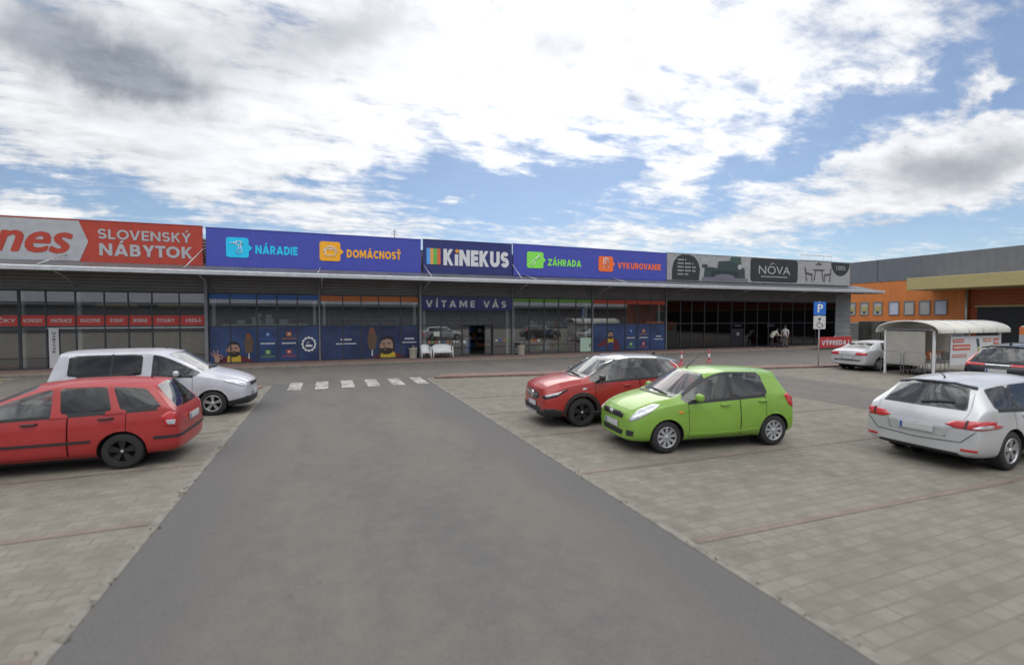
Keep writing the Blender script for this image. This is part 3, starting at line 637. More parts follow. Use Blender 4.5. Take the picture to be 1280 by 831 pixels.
# ================================================================== SIGN BOARDS
YS = 27.6
M_SIGNB = mat('sign_blue', (.058, .074, .43), .38, var=.05, coat=.3); M_SIGND = mat('sign_dark_blue', (.022, .030, .165), .38, var=.05, coat=.3)
M_SIGNR = mat('sign_red', (.44, .052, .030), .42, var=.06); M_SIGNW = mat('sign_white', (.42, .435, .46), .45, var=.06)
M_SIGNG = mat('sign_pale_grey', (.36, .36, .37), .5, var=.1)
L_CY, L_OR, L_GR, L_VO = FL('letter_cyan', (.015, .62, 1.0)), FL('letter_amber', (1.0, .46, .02)), FL('letter_lime', (.28, .86, .11)), FL('letter_vermilion', (1.0, .18, .035))
L_W = FL('letter_white', (.70, .71, .74))
def board(name, label, x0, x1, z0, z1, m, dz=0.0, feet=(), depth=.16):
    t = thing(name, label, 'sign', ((x0 + x1) / 2, YS, z0))
    mb = MB(); mb.prism_y([(x0, z0), (x1, z0 + dz), (x1, z1 + dz), (x0, z1)], YS, YS + depth); mb.build('panel', m, t, bevel=.012)
    mb = MB(); mb.prism_y([(x0 - .02, z1 + .002), (x1 + .02, z1 + dz + .002), (x1 + .02, z1 + dz + .035), (x0 - .02, z1 + .035)], YS - .015, YS + depth + .01); mb.prism_y([(x0 - .02, z0 - .05), (x1 + .02, z0 + dz - .05), (x1 + .02, z0 + dz - .002), (x0 - .02, z0 - .002)], YS - .01, YS + depth); mb.build('frame', M_STEEL if m is M_SIGNG else m, t)
    mb = MB(); n = max(2, int((x1 - x0) / 1.8))
    for k in range(n + 1):
        x = x0 + .08 + (x1 - x0 - .16) * k / n
        mb.box(x - .03, x + .03, YS + depth, YS + depth + .06, 5.06, z1 - .05); mb.tube([(x, YS + depth + .05, z1 - .4), (x, 28.44, 5.4)], .022, 6)
    mb.build('support_frame', M_STEEL, t)
    for xa, za, xb in feet:
        mb = MB(); mb.tube([(xa, YS - .02, za), (xb, 26.35, 4.80)], .022, 8); mb.build('stay_rod', M_GALV, t)
    return t
def speech(t, x0, x1, z0, z1, tipz, m, name='badge'):
    pts = rrect(x0, x1, z0, z1, .13)
    i = max(k for k, p in enumerate(pts) if abs(p[0] - x1) < 1e-6 and p[1] < z1 - .05) if False else None
    o = flat(name, pts, YS - .004, m, t, .02)
    mb = MB(); mb.prism_y([(x1 - .001, tipz - .17), (x1 + .17, tipz), (x1 - .001, tipz + .17)], YS - .024, YS - .004); mb.build('pointer', m, o); return o
def lines(o, polys, r=.022, m=L_W):
    mb = MB()
    for pts in polys: mb.tube([(x, YS - .03, z) for x, z in pts], r, 6)
    return mb.build('pictogram', m, o)
def lettering(t, items, m, y=YS - .012):
    mb = MB()
    for it in items: heavy_word(mb, *it[:5], y, *it[5:])
    return mb.build('lettering', m, t)

s1 = board('shop_sign', 'long violet blue sign with a cyan drill badge and an amber cooking pot badge', -5.62, 5.06, 5.11, 6.98, M_SIGNB, .02, ((-.35, 5.2, -.45),))
b = speech(s1, -4.75, -3.74, 5.56, 6.57, 6.06, L_CY)
lines(b, [[(-4.30, 6.37), (-4.02, 6.37), (-4.02, 6.20), (-4.30, 6.20), (-4.30, 6.37)], [(-4.30, 6.33), (-4.42, 6.30), (-4.42, 6.27), (-4.30, 6.24)], [(-4.42, 6.285), (-4.58, 6.285)], [(-4.2, 6.20), (-4.17, 5.97), (-4.28, 5.95), (-4.30, 5.80), (-4.05, 5.80), (-4.05, 5.95), (-4.08, 5.95), (-4.10, 6.20)], [(-4.10, 6.37), (-4.10, 6.20)]])
lettering(s1, [('NÁRADIE', -3.44, -1.46, 5.79, .44)], L_CY)
b = speech(s1, -.38, .67, 5.57, 6.61, 6.09, L_OR)
lines(b, [[(-.10, 6.20), (-.10, 5.92), (-.06, 5.86), (.38, 5.86), (.42, 5.92), (.42, 6.20), (-.10, 6.20)], [(-.14, 6.22), (.46, 6.22)], [(-.08, 6.25), (-.02, 6.32), (.34, 6.32), (.40, 6.25)], [(.10, 6.33), (.10, 6.38), (.22, 6.38), (.22, 6.33)], [(-.10, 6.14), (-.2, 6.14), (-.2, 6.08), (-.10, 6.08)], [(.42, 6.14), (.52, 6.14), (.52, 6.08), (.42, 6.08)]])
lettering(s1, [('DOMÁCNOSŤ', 1.0, 3.91, 5.80, .44)], L_OR)

s2 = board('shop_sign', 'dark blue sign with four coloured stripes and tall pale capitals above the entrance', 5.19, 10.72, 5.08, 7.03, M_SIGND, .02, ((5.22, 5.55, 5.42), (10.74, 5.8, 10.9)))
for k, m in enumerate((FL('stripe_blue', (.10, .36, .85)), FL('stripe_amber', (.72, .40, .10)), FL('stripe_green', (.12, .50, .10)), FL('stripe_red', (.70, .16, .06)))):
    x = 5.38 + k * .205; flat('stripe', rect(x, x + .206, 5.62, 6.55), YS - .004, m, s2, .02 + .001 * k)
lettering(s2, [('KiNEKUS', 6.38, 10.50, 5.59, .96, .262, 0, .075)], L_W)
flat('dot', ell(7.205, 6.45, .115, .115, 18), YS - .004, FL('dot_amber', (.85, .36, .03)), s2, .02)

s3 = board('shop_sign', 'long violet blue sign with a lime spade badge and a vermilion stove badge', 10.81, 22.5, 5.17, 7.08, M_SIGNB, -.02, ((11.55, 5.2, 11.85), (18.0, 5.2, 18.3)))
b = speech(s3, 11.72, 12.86, 5.64, 6.66, 6.16, L_GR)
lines(b, [[(12.24, 6.13), (12.52, 6.38)], [(12.50, 6.46), (12.62, 6.30)]], .035)
lines(b, [[(12.28, 6.18), (12.08, 6.04), (11.93, 5.86), (12.0, 5.79), (12.2, 5.84), (12.33, 6.10)]])
lettering(s3, [('ZÁHRADA', 13.19, 15.6, 5.83, .43)], L_GR)
b = speech(s3, 16.93, 18.06, 5.60, 6.61, 6.12, L_VO)
lines(b, [[(17.32, 6.38), (17.32, 5.92), (17.68, 5.92), (17.68, 6.38), (17.32, 6.38)], [(17.28, 6.40), (17.42, 6.47), (17.58, 6.47), (17.72, 6.40)], [(17.5, 6.47), (17.5, 6.55)], [(17.36, 5.92), (17.30, 5.78)], [(17.64, 5.92), (17.70, 5.78)], [(17.42, 6.1), (17.5, 6.28), (17.58, 6.1), (17.42, 6.1)]], .03)
lettering(s3, [('VYKUROVANIE', 18.43, 22.02, 5.84, .42)], L_VO)

s0 = board('shop_sign', 'red and pale grey furniture shop sign with an arrow edge and slanted red script', -29.5, -5.77, 4.93, 6.84, M_SIGNR, .18, ((-5.75, 5.9, -6.3), (-11.1, 5.4, -11.6)))
flat('pale_field', [(-29.48, 4.97), (-10.62, 5.11), (-10.28, 6.02), (-10.62, 6.95), (-29.48, 6.81)], YS - .003, M_SIGNW, s0, .012)
mb = MB(); word(mb, 'ines', -14.0, -10.82, 5.44, .93, YS - .022, .045, .32, 1.0, 0, 'x'); mb.build('lettering', M_SIGNR, s0)
lettering(s0, [('SLOVENSKÝ', -9.92, -6.24, 6.18, .46, .18), ('NÁBYTOK', -9.88, -6.18, 5.41, .56, .215)], M_SIGNW)

s4 = board('shop_sign', 'pale furniture sign with dark panels, a teal sofa picture and a dining set', 22.58, 41.9, 5.2, 7.1, M_SIGNG, .05, ())
K_DK = FL('print_charcoal', (.030, .032, .038)); K_TEAL, K_TEAL2, K_LAV = FL('print_teal', (.040, .060, .068)), FL('print_teal_dark', (.022, .036, .042)), FL('print_lavender', (.16, .16, .20))
K_GRN = FL('print_leaf', (.05, .10, .085)); K_PALE = FL('print_pale', (.42, .42, .42))
p = flat('dark_panel', [(23.0, 5.22), (25.45, 5.22), (25.55, 6.0), (25.4, 6.5), (25.05, 6.9), (24.6, 7.05), (23.9, 7.05), (23.5, 6.9), (23.15, 6.5), (23.02, 6.0)], YS - .003, K_DK, s4, .012)
mb = MB()
for a, b, z in ((23.5, 24.35, 6.62), (23.5, 25.0, 6.36), (23.5, 25.2, 6.10), (23.5, 25.2, 5.84), (23.5, 24.5, 5.58)):
    n = int((b - a) / .11)
    for k in range(n):
        if k % 6 != 5: mb.prism_y(rect(a + k * .11, a + k * .11 + .075, z, z + .11), YS - .022, YS - .0155)
mb.build('small_print', K_PALE, p)
mb = MB(); y = YS - .003
for k, (pts, mi) in enumerate([(rect(25.75, 30.2, 5.24, 5.5), 2), ([(25.9, 5.5), (26.0, 6.15), (26.5, 6.25), (27.2, 6.2), (27.3, 6.7), (28.6, 6.8), (29.2, 6.6), (29.9, 6.2), (29.95, 5.5)], 0),
    ([(26.6, 5.55), (26.7, 6.0), (29.2, 6.0), (29.3, 5.55)], 1), (ell(27.9, 5.55, 1.0, .22, 16), 2), ([(28.4, 6.75), (28.5, 7.08), (29.5, 7.08), (29.55, 6.5), (29.0, 6.6)], 3), (ell(29.4, 6.35, .22, .2, 12), 4), (ell(26.0, 6.3, .3, .14, 10), 0)]):
    mb.prism_y(pts, y - .006 - .002 * k, y - .002 * k, mi)
mb.build('sofa_picture', [K_TEAL, K_TEAL2, K_LAV, K_GRN, K_PALE], s4)
p = flat('dark_panel', rrect(30.5, 35.6, 5.30, 7.1, .25), YS - .003, K_DK, s4, .012)
mb = MB(); word(mb, 'NOVA', 31.35, 34.75, 5.92, .62, YS - .022, .0); mb.build('lettering', K_PALE, p)
mb = MB(); mb.tube([(32.5, YS - .03, 6.60), (32.83, YS - .03, 6.78), (33.16, YS - .03, 6.60)], .03, 6)
for k in range(24): mb.prism_y(rect(31.6 + k * .12, 31.68 + k * .12, 5.66, 5.75), YS - .022, YS - .016)
mb.build('small_print', K_PALE, p)
mb = MB()
for cx, sg in ((36.9, 1), (39.1, -1)):
    mb.tube([(cx - .45 * sg, YS - .02, 6.6), (cx - .35 * sg, YS - .02, 6.15), (cx + .35 * sg, YS - .02, 6.05)], .06, 6)
    for dx in (-.35, .3): mb.tube([(cx + dx * sg, YS - .02, 6.1), (cx + (dx + .08) * sg, YS - .02, 5.5)], .03, 6)
mb.tube([(37.4, YS - .02, 6.45), (38.7, YS - .02, 6.45)], .05, 6); mb.tube([(37.7, YS - .02, 6.4), (37.5, YS - .02, 5.55)], .03, 6); mb.tube([(38.4, YS - .02, 6.4), (38.6, YS - .02, 5.55)], .03, 6)
mb.prism_y([(37.7, 6.85), (38.4, 6.85), (38.25, 7.0), (37.85, 7.0)], YS - .02, YS - .004); mb.tube([(38.05, YS - .015, 7.0), (38.05, YS - .015, 7.12)], .02, 6)
mb.build('dining_picture', FL('print_brown_grey', (.10, .085, .09)), s4)
p = flat('dark_panel', [(39.55, 7.12)] + [(40.7 + 1.15 * cos(radians(a)), 7.12 + 1.1 * sin(radians(a))) for a in range(190, 352, 10)] + [(41.85, 7.12)], YS - .003, K_DK, s4, .012)
mb = MB(); word(mb, '100%', 40.15, 41.3, 6.5, .36, YS - .022, .0); mb.build('lettering', K_PALE, p)

vt = thing('shop_sign', 'narrow dark blue panel with wide spaced white capitals directly over the open entrance', 'sign', (8.1, 28.3, 2.98))
mb = MB()
for a, b in ((5.23, 7.67), (7.71, 8.69), (8.71, 9.71), (9.74, 11.0)): mb.prism_y(rect(a, b, 2.96, 3.77), 28.32, 28.352)
mb.build('panel', M_SIGND, vt)
mb = MB(); heavy_word(mb, 'VÍTAME', 5.46, 8.52, 3.13, .42, 28.31, .22, 0, .42); heavy_word(mb, 'VÁS', 9.07, 10.6, 3.13, .42, 28.31, .22, 0, .36); mb.build('lettering', L_W, vt)
# roof mast
ms = thing('roof_mast', 'thin pale mast standing on the flat roof behind the blue sign', 'antenna', (4.4, 34, 6.3))
mb = MB(); mb.tube([(4.4, 34, 6.3), (4.4, 34, 8.65)], .035, 6); mb.build('pole', M_STEEL, ms)
mb = MB(); mb.tube([(4.15, 34, 8.3), (4.65, 34, 8.3)], .02, 6); mb.tube([(4.25, 34, 8.5), (4.55, 34, 8.5)], .02, 6); mb.build('crossbar', M_STEEL, ms)
fr = thing('roof_railing', 'low metal railing on the roof edge behind the pale furniture sign', 'railing', (40, 31, 6.3))
mb = MB()
for x in (39.0, 40.0, 41.0, 42.0, 43.0): mb.tube([(x, 30, 6.3), (x, 30, 8.05)], .03, 6)
mb.tube([(39, 30, 8.05), (43, 30, 8.05)], .03, 6); mb.tube([(39, 30, 7.6), (43, 30, 7.6)], .025, 6); mb.build('rails', M_GALV, fr)
# ================================================================== CARS
G_CAR = glass('car_glass', (.55, .61, .60), .02, 1.7, .05); G_WIND = glass('windscreen_glass', (.55, .61, .60), .02, 1.75, .15); G_TINT = glass('tinted_car_glass', (.10, .11, .12), .02, 1.55, .035); G_LAMP = glass('lamp_glass', (.86, .88, .9), .02, 1.5)
M_BLK = mat('black_plastic', (.022, .022, .024), .55, var=.15); M_GBLK = mat('gloss_black', (.012, .012, .014), .22, var=0, coat=.6)
M_TYRE = mat('tyre_rubber', (.024, .024, .025), .82, var=.2, scale=8); M_ALLOY = mat('alloy_silver', (.50, .51, .53), .32, .75, var=.08); M_DALLOY = mat('dark_alloy', (.03, .03, .033), .4, .4, var=.1)
M_HUBCAP = mat('hubcap_silver', (.42, .43, .45), .4, .35, var=.08)
M_CHROME = mat('chrome', (.75, .76, .78), .12, 1.0, var=0); M_SEAT = mat('seat_cloth', (.045, .047, .052), .9, var=.2, scale=12); M_CABIN = mat('cabin_plastic', (.035, .035, .038), .7, var=.1)
M_REDL = mat('red_lamp', (.48, .012, .016), .15, var=.1, scale=14, coat=1); M_ORGL = mat('orange_lamp', (.75, .22, .02), .2, var=0, coat=1); M_CLRL = mat('clear_lamp', (.62, .64, .68), .12, .35, var=.25, scale=16, coat=1)
M_PLATE = mat('plate_white', (.52, .53, .53), .5, var=.05); M_PLATEB = mat('plate_blue', (.03, .08, .35), .5, var=0); M_PRINT = mat('plate_print', (.05, .05, .06), .6, var=0)
dummy = bpy.data.materials.new('slot')

# kinds: 0 paint, 1 black, 2 glass ; group ids
GR = dict(body=0, bonnet=1, doorFL=2, doorFR=3, doorRL=4, doorRR=5, tailgate=6)
class Car: pass
def make_car(spec):
    S = spec['st']; n = len(S); L, W, R = spec['L'], spec['W'], spec['R']; hw = W / 2
    ring = []; NJ = 12
    for (xl, w, zb, zs, xr, yr, zr, xc, zc) in S:
        xb = xl
        pts = [(xb, 0, zb), (xb, .80 * w, zb), (xb, .965 * w, zb + .05), (xb, w, zb + .36 * (zs - zb)), (xb, .985 * w, zb + .74 * (zs - zb)), (xl, .935 * w, zs)]
        b = Vector((xl, .935 * w, zs)); r = Vector((xr, yr, zr))
        pts += [tuple(b.lerp(r, .07)), tuple(b.lerp(r, .92)), (xr, yr, zr)]
        for t, kz in ((.10, .22), (.52, .80)): pts.append((xr + (xc - xr) * t * (1.6 - .6 * t), yr * (1 - t), zr + (zc - zr) * kz))
        pts.append((xc, 0, zc)); ring.append(pts)
    V = []; idx = {}
    for i in range(n):
        for j in range(NJ):
            for s in ((1,) if j in (0, NJ - 1) else (1, -1)):
                x, y, z = ring[i][j]; idx[i, j, s] = len(V); V.append((L / 2 - x, s * y, z))
            if j in (0, NJ - 1): idx[i, j, -1] = idx[i, j, 1]
    F = []; code = []
    side, A = spec['side'], spec['apil']; ws = spec['ws']; rg = spec['rg']; roofk = spec.get('roofk', 0); doors = spec['doors']
    def kind(i, j, s):
        sd = side[i] if i < len(side) else 'p'; k, g = 0, 'body'
        if j == 6: k = {'p': 0, 'g': 2, 'k': 1}[sd]
        elif j in (5, 7): k = 1 if sd in 'gk' and (j == 5 or spec.get('kpill')) else 0
        if i == ws and j in (7, 8): k = 1 if A else 0
        if i == ws and j in (9, 10): k = 2
        if i == rg and j in (9, 10): k = 2
        if roofk and j >= 7 and ws <= i < rg and k == 0: k = 3
        if i == rg and j >= 8 and k == 0: g = 'tailgate'
        if i > rg and j >= 8 and k == 0: g = 'tailgate'
        if 1 <= i < ws and j >= 8: g = 'bonnet'
        if 2 <= j <= 4 and i in doors: g = 'door' + doors[i] + ('L' if s > 0 else 'R')
        if j == 0: k = 1
        if k == 1 and j >= 5 and j <= 7 and False: pass
        return k + 10 * GR[g]
    for i in range(n - 1):
        for j in range(NJ - 1):
            for s in (1, -1):
                a, b, c, d = idx[i, j, s], idx[i + 1, j, s], idx[i + 1, j + 1, s], idx[i, j + 1, s]
                f = [a, b, c, d] if s < 0 else [d, c, b, a]
                F.append(f); code.append(kind(i, j, s))
    for i, rev in ((0, False), (n - 1, True)):
        for j in range(NJ - 1):
            q = [idx[i, j, 1], idx[i, j + 1, 1], idx[i, j + 1, -1], idx[i, j, -1]]
            q = list(dict.fromkeys(q))
            if rev: q = q[::-1]
            F.append(q); code.append(0 if j > 0 else 1)
    me = bpy.data.meshes.new('cage'); me.from_pydata(V, [], F)
    for k in range(70): me.materials.append(dummy)
    me.polygons.foreach_set('material_index', code); me.update()
    bm = bmesh.new(); bm.from_mesh(me); bmesh.ops.recalc_face_normals(bm, faces=bm.faces)
    cr = bm.edges.layers.float.get('crease_edge') or bm.edges.layers.float.new('crease_edge')
    for e in bm.edges:
        if len(e.link_faces) == 2:
            a, b = [f.material_index % 10 for f in e.link_faces]
            if (a == 2) != (b == 2): e[cr] = 1.0
            elif {a, b} == {0, 3}: e[cr] = .3
    cv = bm.verts.layers.float.get('crease_vert') or bm.verts.layers.float.new('crease_vert')
    for v in bm.verts:
        ng = sum(1 for f in v.link_faces if f.material_index % 10 == 2)
        if ng == 1: v[cv] = .93
    bm.to_mesh(me); bm.free()
    ob = bpy.data.objects.new('cage', me); COL.objects.link(ob); md = ob.modifiers.new('s', 'SUBSURF'); md.levels = 3; md.render_levels = 3
    dg = bpy.context.evaluated_depsgraph_get(); dg.update(); ev = ob.evaluated_get(dg); me2 = bpy.data.meshes.new_from_object(ev)
    bpy.data.objects.remove(ob)
    bm = bmesh.new(); bm.from_mesh(me2); bm.normal_update()
    full = BVHTree.FromBMesh(bm)
    # wheel arches
    ra = spec.get('ra', R + .055); wheels = [(L / 2 - x) for x in spec['wx']]
    dead = []; snapped = set()
    for f in bm.faces:
        for cx in wheels:
            ins = [hypot(v.co.x - cx, v.co.z - R) < ra and abs(v.co.y) > .40 for v in f.verts]
            if all(ins): dead.append(f)
            elif any(ins):
                for v, q in zip(f.verts, ins):
                    if q and v.index not in snapped: snapped.add(v.index); v.tag = True
    bmesh.ops.delete(bm, geom=dead, context='FACES')
    for v in bm.verts:
        for cx in wheels:
            dx, dz = v.co.x - cx, v.co.z - R; d = hypot(dx, dz)
            if d < ra and abs(v.co.y) > .40 and d > 1e-6: v.co.x = cx + dx / d * ra; v.co.z = R + dz / d * ra
    bm.normal_update()
    bv = full
    # arch liners
    lins = {}
    for e in bm.edges:
        if len(e.link_faces) == 1:
            a, b = e.verts
            if abs(a.co.y) > .42 and abs(b.co.y) > .42:
                s = 1 if a.co.y > 0 else -1
                lins.setdefault((s, a.co.x > 0), MB()).poly([a.co, b.co, (b.co.x, s * .40, b.co.z), (a.co.x, s * .40, a.co.z)])
    # split by code with a hairline gap between painted panels
    groups = {}
    for f in bm.faces: groups.setdefault((f.material_index // 10, f.material_index % 10), []).append(f)
    root = thing(spec['name'], spec['label'], 'car', (0, 0, 0))
    pm, rm = spec['paint'], spec.get('roofpaint')
    parts = {}
    bm.verts.index_update(); bm.faces.index_update()
    def emit(name, keys, mats, parent, gap=0):
        fs = [(f, k) for k in keys for f in groups.get(k, [])]
        if not fs: return None
        mine = set(f.index for f, _ in fs); vm = {}; vv = []; nn = []; ff = []; mi = []
        for f, k in fs:
            ids = []
            for v in f.verts:
                if v.index not in vm:
                    co = v.co.copy()
                    if gap:
                        oth = [g for g in v.link_faces if g.index not in mine and g.material_index % 10 in (0, 3)]
                        if oth:
                            c = Vector((0, 0, 0)); m = [g for g in v.link_faces if g.index in mine]
                            for g in m: c += g.calc_center_median() - v.co
                            c -= v.normal * c.dot(v.normal)
                            if c.length > 1e-6: co += c.normalized() * gap
                    vm[v.index] = len(vv); vv.append(co); nn.append(v.normal.copy())
                ids.append(vm[v.index])
            ff.append(ids); mi.append({0: 0, 1: 1, 3: 2, 2: 0}[k[1]] if len(mats) > 1 else 0)
        me = bpy.data.meshes.new(name); me.from_pydata(vv, [], ff)
        for m in mats: me.materials.append(m)
        me.polygons.foreach_set('material_index', mi); me.polygons.foreach_set('use_smooth', [True] * len(ff))
        me.normals_split_custom_set_from_vertices([tuple(x) for x in nn]); me.update()
        o = bpy.data.objects.new(name, me); COL.objects.link(o); o.parent = parent; return o
    body = emit('body', [(0, 0), (0, 1), (0, 3)], [pm, M_BLK if not spec.get('gpill') else M_GBLK, rm or pm], root)
    for lin in lins.values(): lin.build('arch_liner', M_BLK, root, world=False)
    parts['bonnet'] = emit('bonnet', [(1, 0)], [pm], root, .006)
    D = {}
    for k in ('FL', 'FR', 'RL', 'RR'):
        D[k] = emit('door', [(GR['door' + k], 0)], [pm], root, .010)
    parts['tailgate'] = emit('tailgate', [(6, 0)], [pm], root, .006)
    # glass: split into connected panes
    gf = groups.get((0, 2), []) + [f for k in groups if k[1] == 2 and k != (0, 2) for f in groups[k]]
    seen = set(); gi = set(f.index for f in gf)
    for f0 in gf:
        if f0.index in seen: continue
        comp = []; st = [f0]; seen.add(f0.index)
        while st:
            f = st.pop(); comp.append(f)
            for e in f.edges:
                for g in e.link_faces:
                    if g.index in gi and g.index not in seen: seen.add(g.index); st.append(g)
        c = sum((f.calc_center_median() for f in comp), Vector()) / len(comp); xs = L / 2 - c.x
        groups['tmp', 2] = comp
        if abs(c.y) < .2: nm = 'windscreen' if c.x > 0 else 'rear_window'; par = root if c.x > 0 else (parts['tailgate'] or root); tint = spec.get('tint_rear', False) and c.x < 0
        else: nm = 'window'; par = root; tint = spec.get('tint', 99) < xs
        o = emit(nm, [('tmp', 2)], [G_TINT if tint else G_WIND if nm == 'windscreen' else G_CAR], par)
        if nm == 'window':
            best = min((d for d in D.values() if d), key=lambda d: (sum((p.co for p in d.data.vertices), Vector()) / len(d.data.vertices) - c).length)
            dc = sum((p.co for p in best.data.vertices), Vector()) / len(best.data.vertices)
            if abs(dc.x - c.x) < .75: o.parent = best
    # --- projected patches
    def hit(p, d):
        d = Vector(d).normalized(); p = Vector(p)
        h = full.ray_cast(p - d * 3, d)
        if h[0] is None: h = full.find_nearest(p)
        nrm = h[1] if h[1].dot(d) < 0 else -h[1]
        return h[0], nrm
    def P3(p): return Vector((L / 2 - p[0], p[1], p[2]))
    def patch(name, pts, d, m, off=.006, bulge=0.0, parent=None, rim=True, k=6, mirror=False, dens=28):
        outs = []
        for s in ((1, -1) if mirror else (1,)):
            dd = Vector((-d[0], d[1] * s, d[2])); P = [P3((p[0], p[1] * s, p[2])) for p in pts]
            # densify the outline
            per = []; 
            for a, b in zip(P, P[1:] + P[:1]):
                q = max(1, int((b - a).length / .035)); per += [a.lerp(b, t / q) for t in range(q)]
            c = sum(per, Vector()) / len(per); mb = MB(); rings = []
            for r in range(k, -1, -1):
                row = []
                for p in per:
                    q = c.lerp(p, r / k) if r else c
                    h, nv = hit(q, dd); o = off + bulge * (1 - (r / k) ** 2)
                    row.append(h + nv * o)
                    if r == 0: break
                rings.append(row)
            if rim:
                row = []
                for p in per: h, nv = hit(p, dd); row.append(h - nv * .01)
                rings.insert(0, row)
            vs = []; fs = []; m0 = len(per)
            for row in rings: vs += row
            for r in range(len(rings) - 2):
                for j in range(m0):
                    fs.append((r * m0 + j, r * m0 + (j + 1) % m0, (r + 1) * m0 + (j + 1) % m0, (r + 1) * m0 + j))
            ci = len(vs) - 1; r = len(rings) - 2
            for j in range(m0): fs.append((r * m0 + j, r * m0 + (j + 1) % m0, ci))
            # orientation: make faces look against dd
            a, b, cc = (Vector(vs[i]) for i in fs[-1]); 
            if (b - a).cross(cc - a).dot(dd) > 0: fs = [f[::-1] for f in fs]
            mb.add(vs, fs, 0, True); outs.append(mb.build(name, m, parent or root, world=False))
        return outs
    def ribbon(name, pts, d, w, m, off=.004, parent=None, mirror=False):
        for s in ((1, -1) if mirror else (1,)):
            dd = Vector((-d[0], d[1] * s, d[2])).normalized(); P = [P3((p[0], p[1] * s, p[2])) for p in pts]; line = []
            for a, b in zip(P, P[1:]):
                q = max(1, int((b - a).length / .04)); line += [a.lerp(b, t / q) for t in range(q)]
            line.append(P[-1]); mb = MB(); vs = []; fs = []
            H = [hit(p, dd) for p in line]
            for i, (h, nv) in enumerate(H):
                t = (H[min(i + 1, len(H) - 1)][0] - H[max(i - 1, 0)][0]).normalized(); c = t.cross(nv).normalized()
                vs += [h - c * w / 2 - nv * .004, h - c * w / 2 + nv * off, h + c * w / 2 + nv * off, h + c * w / 2 - nv * .004]
            for i in range(len(H) - 1):
                for k in range(3): fs.append((i * 4 + k, i * 4 + k + 1, i * 4 + k + 5, i * 4 + k + 4))
            mb.add(vs, fs, 0, False); o = mb.build(name, m, parent or root, world=False)
        return o
    # --- wheels
    for wi, cx in enumerate(wheels):
        for s in (1, -1):
            yo = s * (hw - .045); tw = .19
            t = MB(); r0 = R; prof = [(.62 * R, 0), (.70 * R, -.004), (.90 * R, -.008), (.975 * R, .012), (R, .035), (R, tw - .035), (.975 * R, tw - .012), (.9 * R, tw), (.6 * R, tw)]
            t.lathe([(r, -s * h) for r, h in prof] if s > 0 else [(r, h) for r, h in prof], 40, (cx, yo, R), 'y')
            if s > 0: t.f = [f[::-1] for f in t.f]
            w = t.build('wheel', M_TYRE, root, world=False)
            style = spec['rim']; rm_ = MB(); o = (cx, yo, R)
            bowl = [(.62 * R, .004), (.58 * R, .03), (.56 * R, .09), (.0, .10)]
            rm_.lathe([(r, -s * h) for r, h in bowl], 32, o, 'y', 1)
            rm_.lathe([(.655 * R, s * .0), (.645 * R, s * .008), (.61 * R, s * .008), (.595 * R, -s * .012), (.58 * R, -s * .05)], 32, o, 'y', 0)
            ns, wd0, wd1, twin = style['n'], style['w0'], style['w1'], style.get('twin', 0)
            for k in range(ns):
                for tw_ in ((-twin, twin) if twin else (0,)):
                    a = 2 * pi * (k + .25) / ns + tw_; u = Vector((cos(a), 0, sin(a))); v = Vector((-sin(a), 0, cos(a)))
                    c = Vector(o); q = []
                    for rr, ww, yy in ((.10 * R, wd0, -.012), (.61 * R, wd1, -.004)):
                        for sg in (-1, 1):
                            for dy in (0, .025): q.append(c + u * rr + v * (sg * ww * R) + Vector((0, s * (yy - dy), 0)))
                    rm_.add(q, [(0, 2, 6, 4), (1, 5, 7, 3), (0, 4, 5, 1), (2, 3, 7, 6)] if s > 0 else [(0, 4, 6, 2), (1, 3, 7, 5), (0, 1, 5, 4), (2, 6, 7, 3)], 0)
            rm_.lathe([(.14 * R, -s * .02), (.135 * R, s * .0), (.10 * R, s * .006), (.0, s * .008)], 20, o, 'y', 0)
            rim = rm_.build('rim', [style['m'], M_DALLOY], w, world=False)
            if style.get('cap'):
                c_ = MB(); c_.lathe([(.075 * R, s * .004), (.07 * R, s * .014), (0, s * .014)], 16, o, 'y'); c_.build('hub_cap', style['cap'], w, world=False)
    # --- cabin
    zb = S[spec['ws']][3]; xA = S[spec['ws']][0]; xr_ = S[spec['rg']][0]
    mb = MB(); mb.box(L / 2 - xr_ + .25, L / 2 - xA + .3, -hw + .17, hw - .17, .26, .34); mb.build('cabin_floor', M_CABIN, root, world=False)
    mb = MB(); mb.box(-L / 2 + .75, L / 2 - .70, -hw + .30, hw - .30, .125, S[5][2] + .03); mb.build('shadow_slab', M_BLK, root, world=False, bevel=.02)  # black slab added under the floor to block light and deepen the shadow
    mb = MB(); x0 = L / 2 - xA - .05
    mb.prism_y([(x0 + .25, zb - .25), (x0 + .28, zb + .01), (x0 - .1, zb + .05), (x0 - .32, zb - .03), (x0 - .30, zb - .25)], -hw + .16, hw - .16); mb.build('dashboard', M_CABIN, root, world=False, bevel=.02)
    mb = MB(); c = Vector((x0 - .48, .36, zb - .04)); mb.tube([c + Vector((-.06 * sin(a) , .18 * cos(a), .17 * sin(a))) for a in [2 * pi * k / 20 for k in range(21)]], .016, 6); mb.tube([c + Vector((0, -.17, 0)), c + Vector((0, .17, 0))], .02, 6); mb.tube([c, c + Vector((.25, 0, -.03))], .03, 6); mb.build('steering_wheel', M_BLK, root, world=False)
    roof = max(s[8] for s in S)
    rows = [x0 - .95] + [x0 - 1.78] + ([x0 - 2.5] if spec.get('rows', 2) > 2 else [])
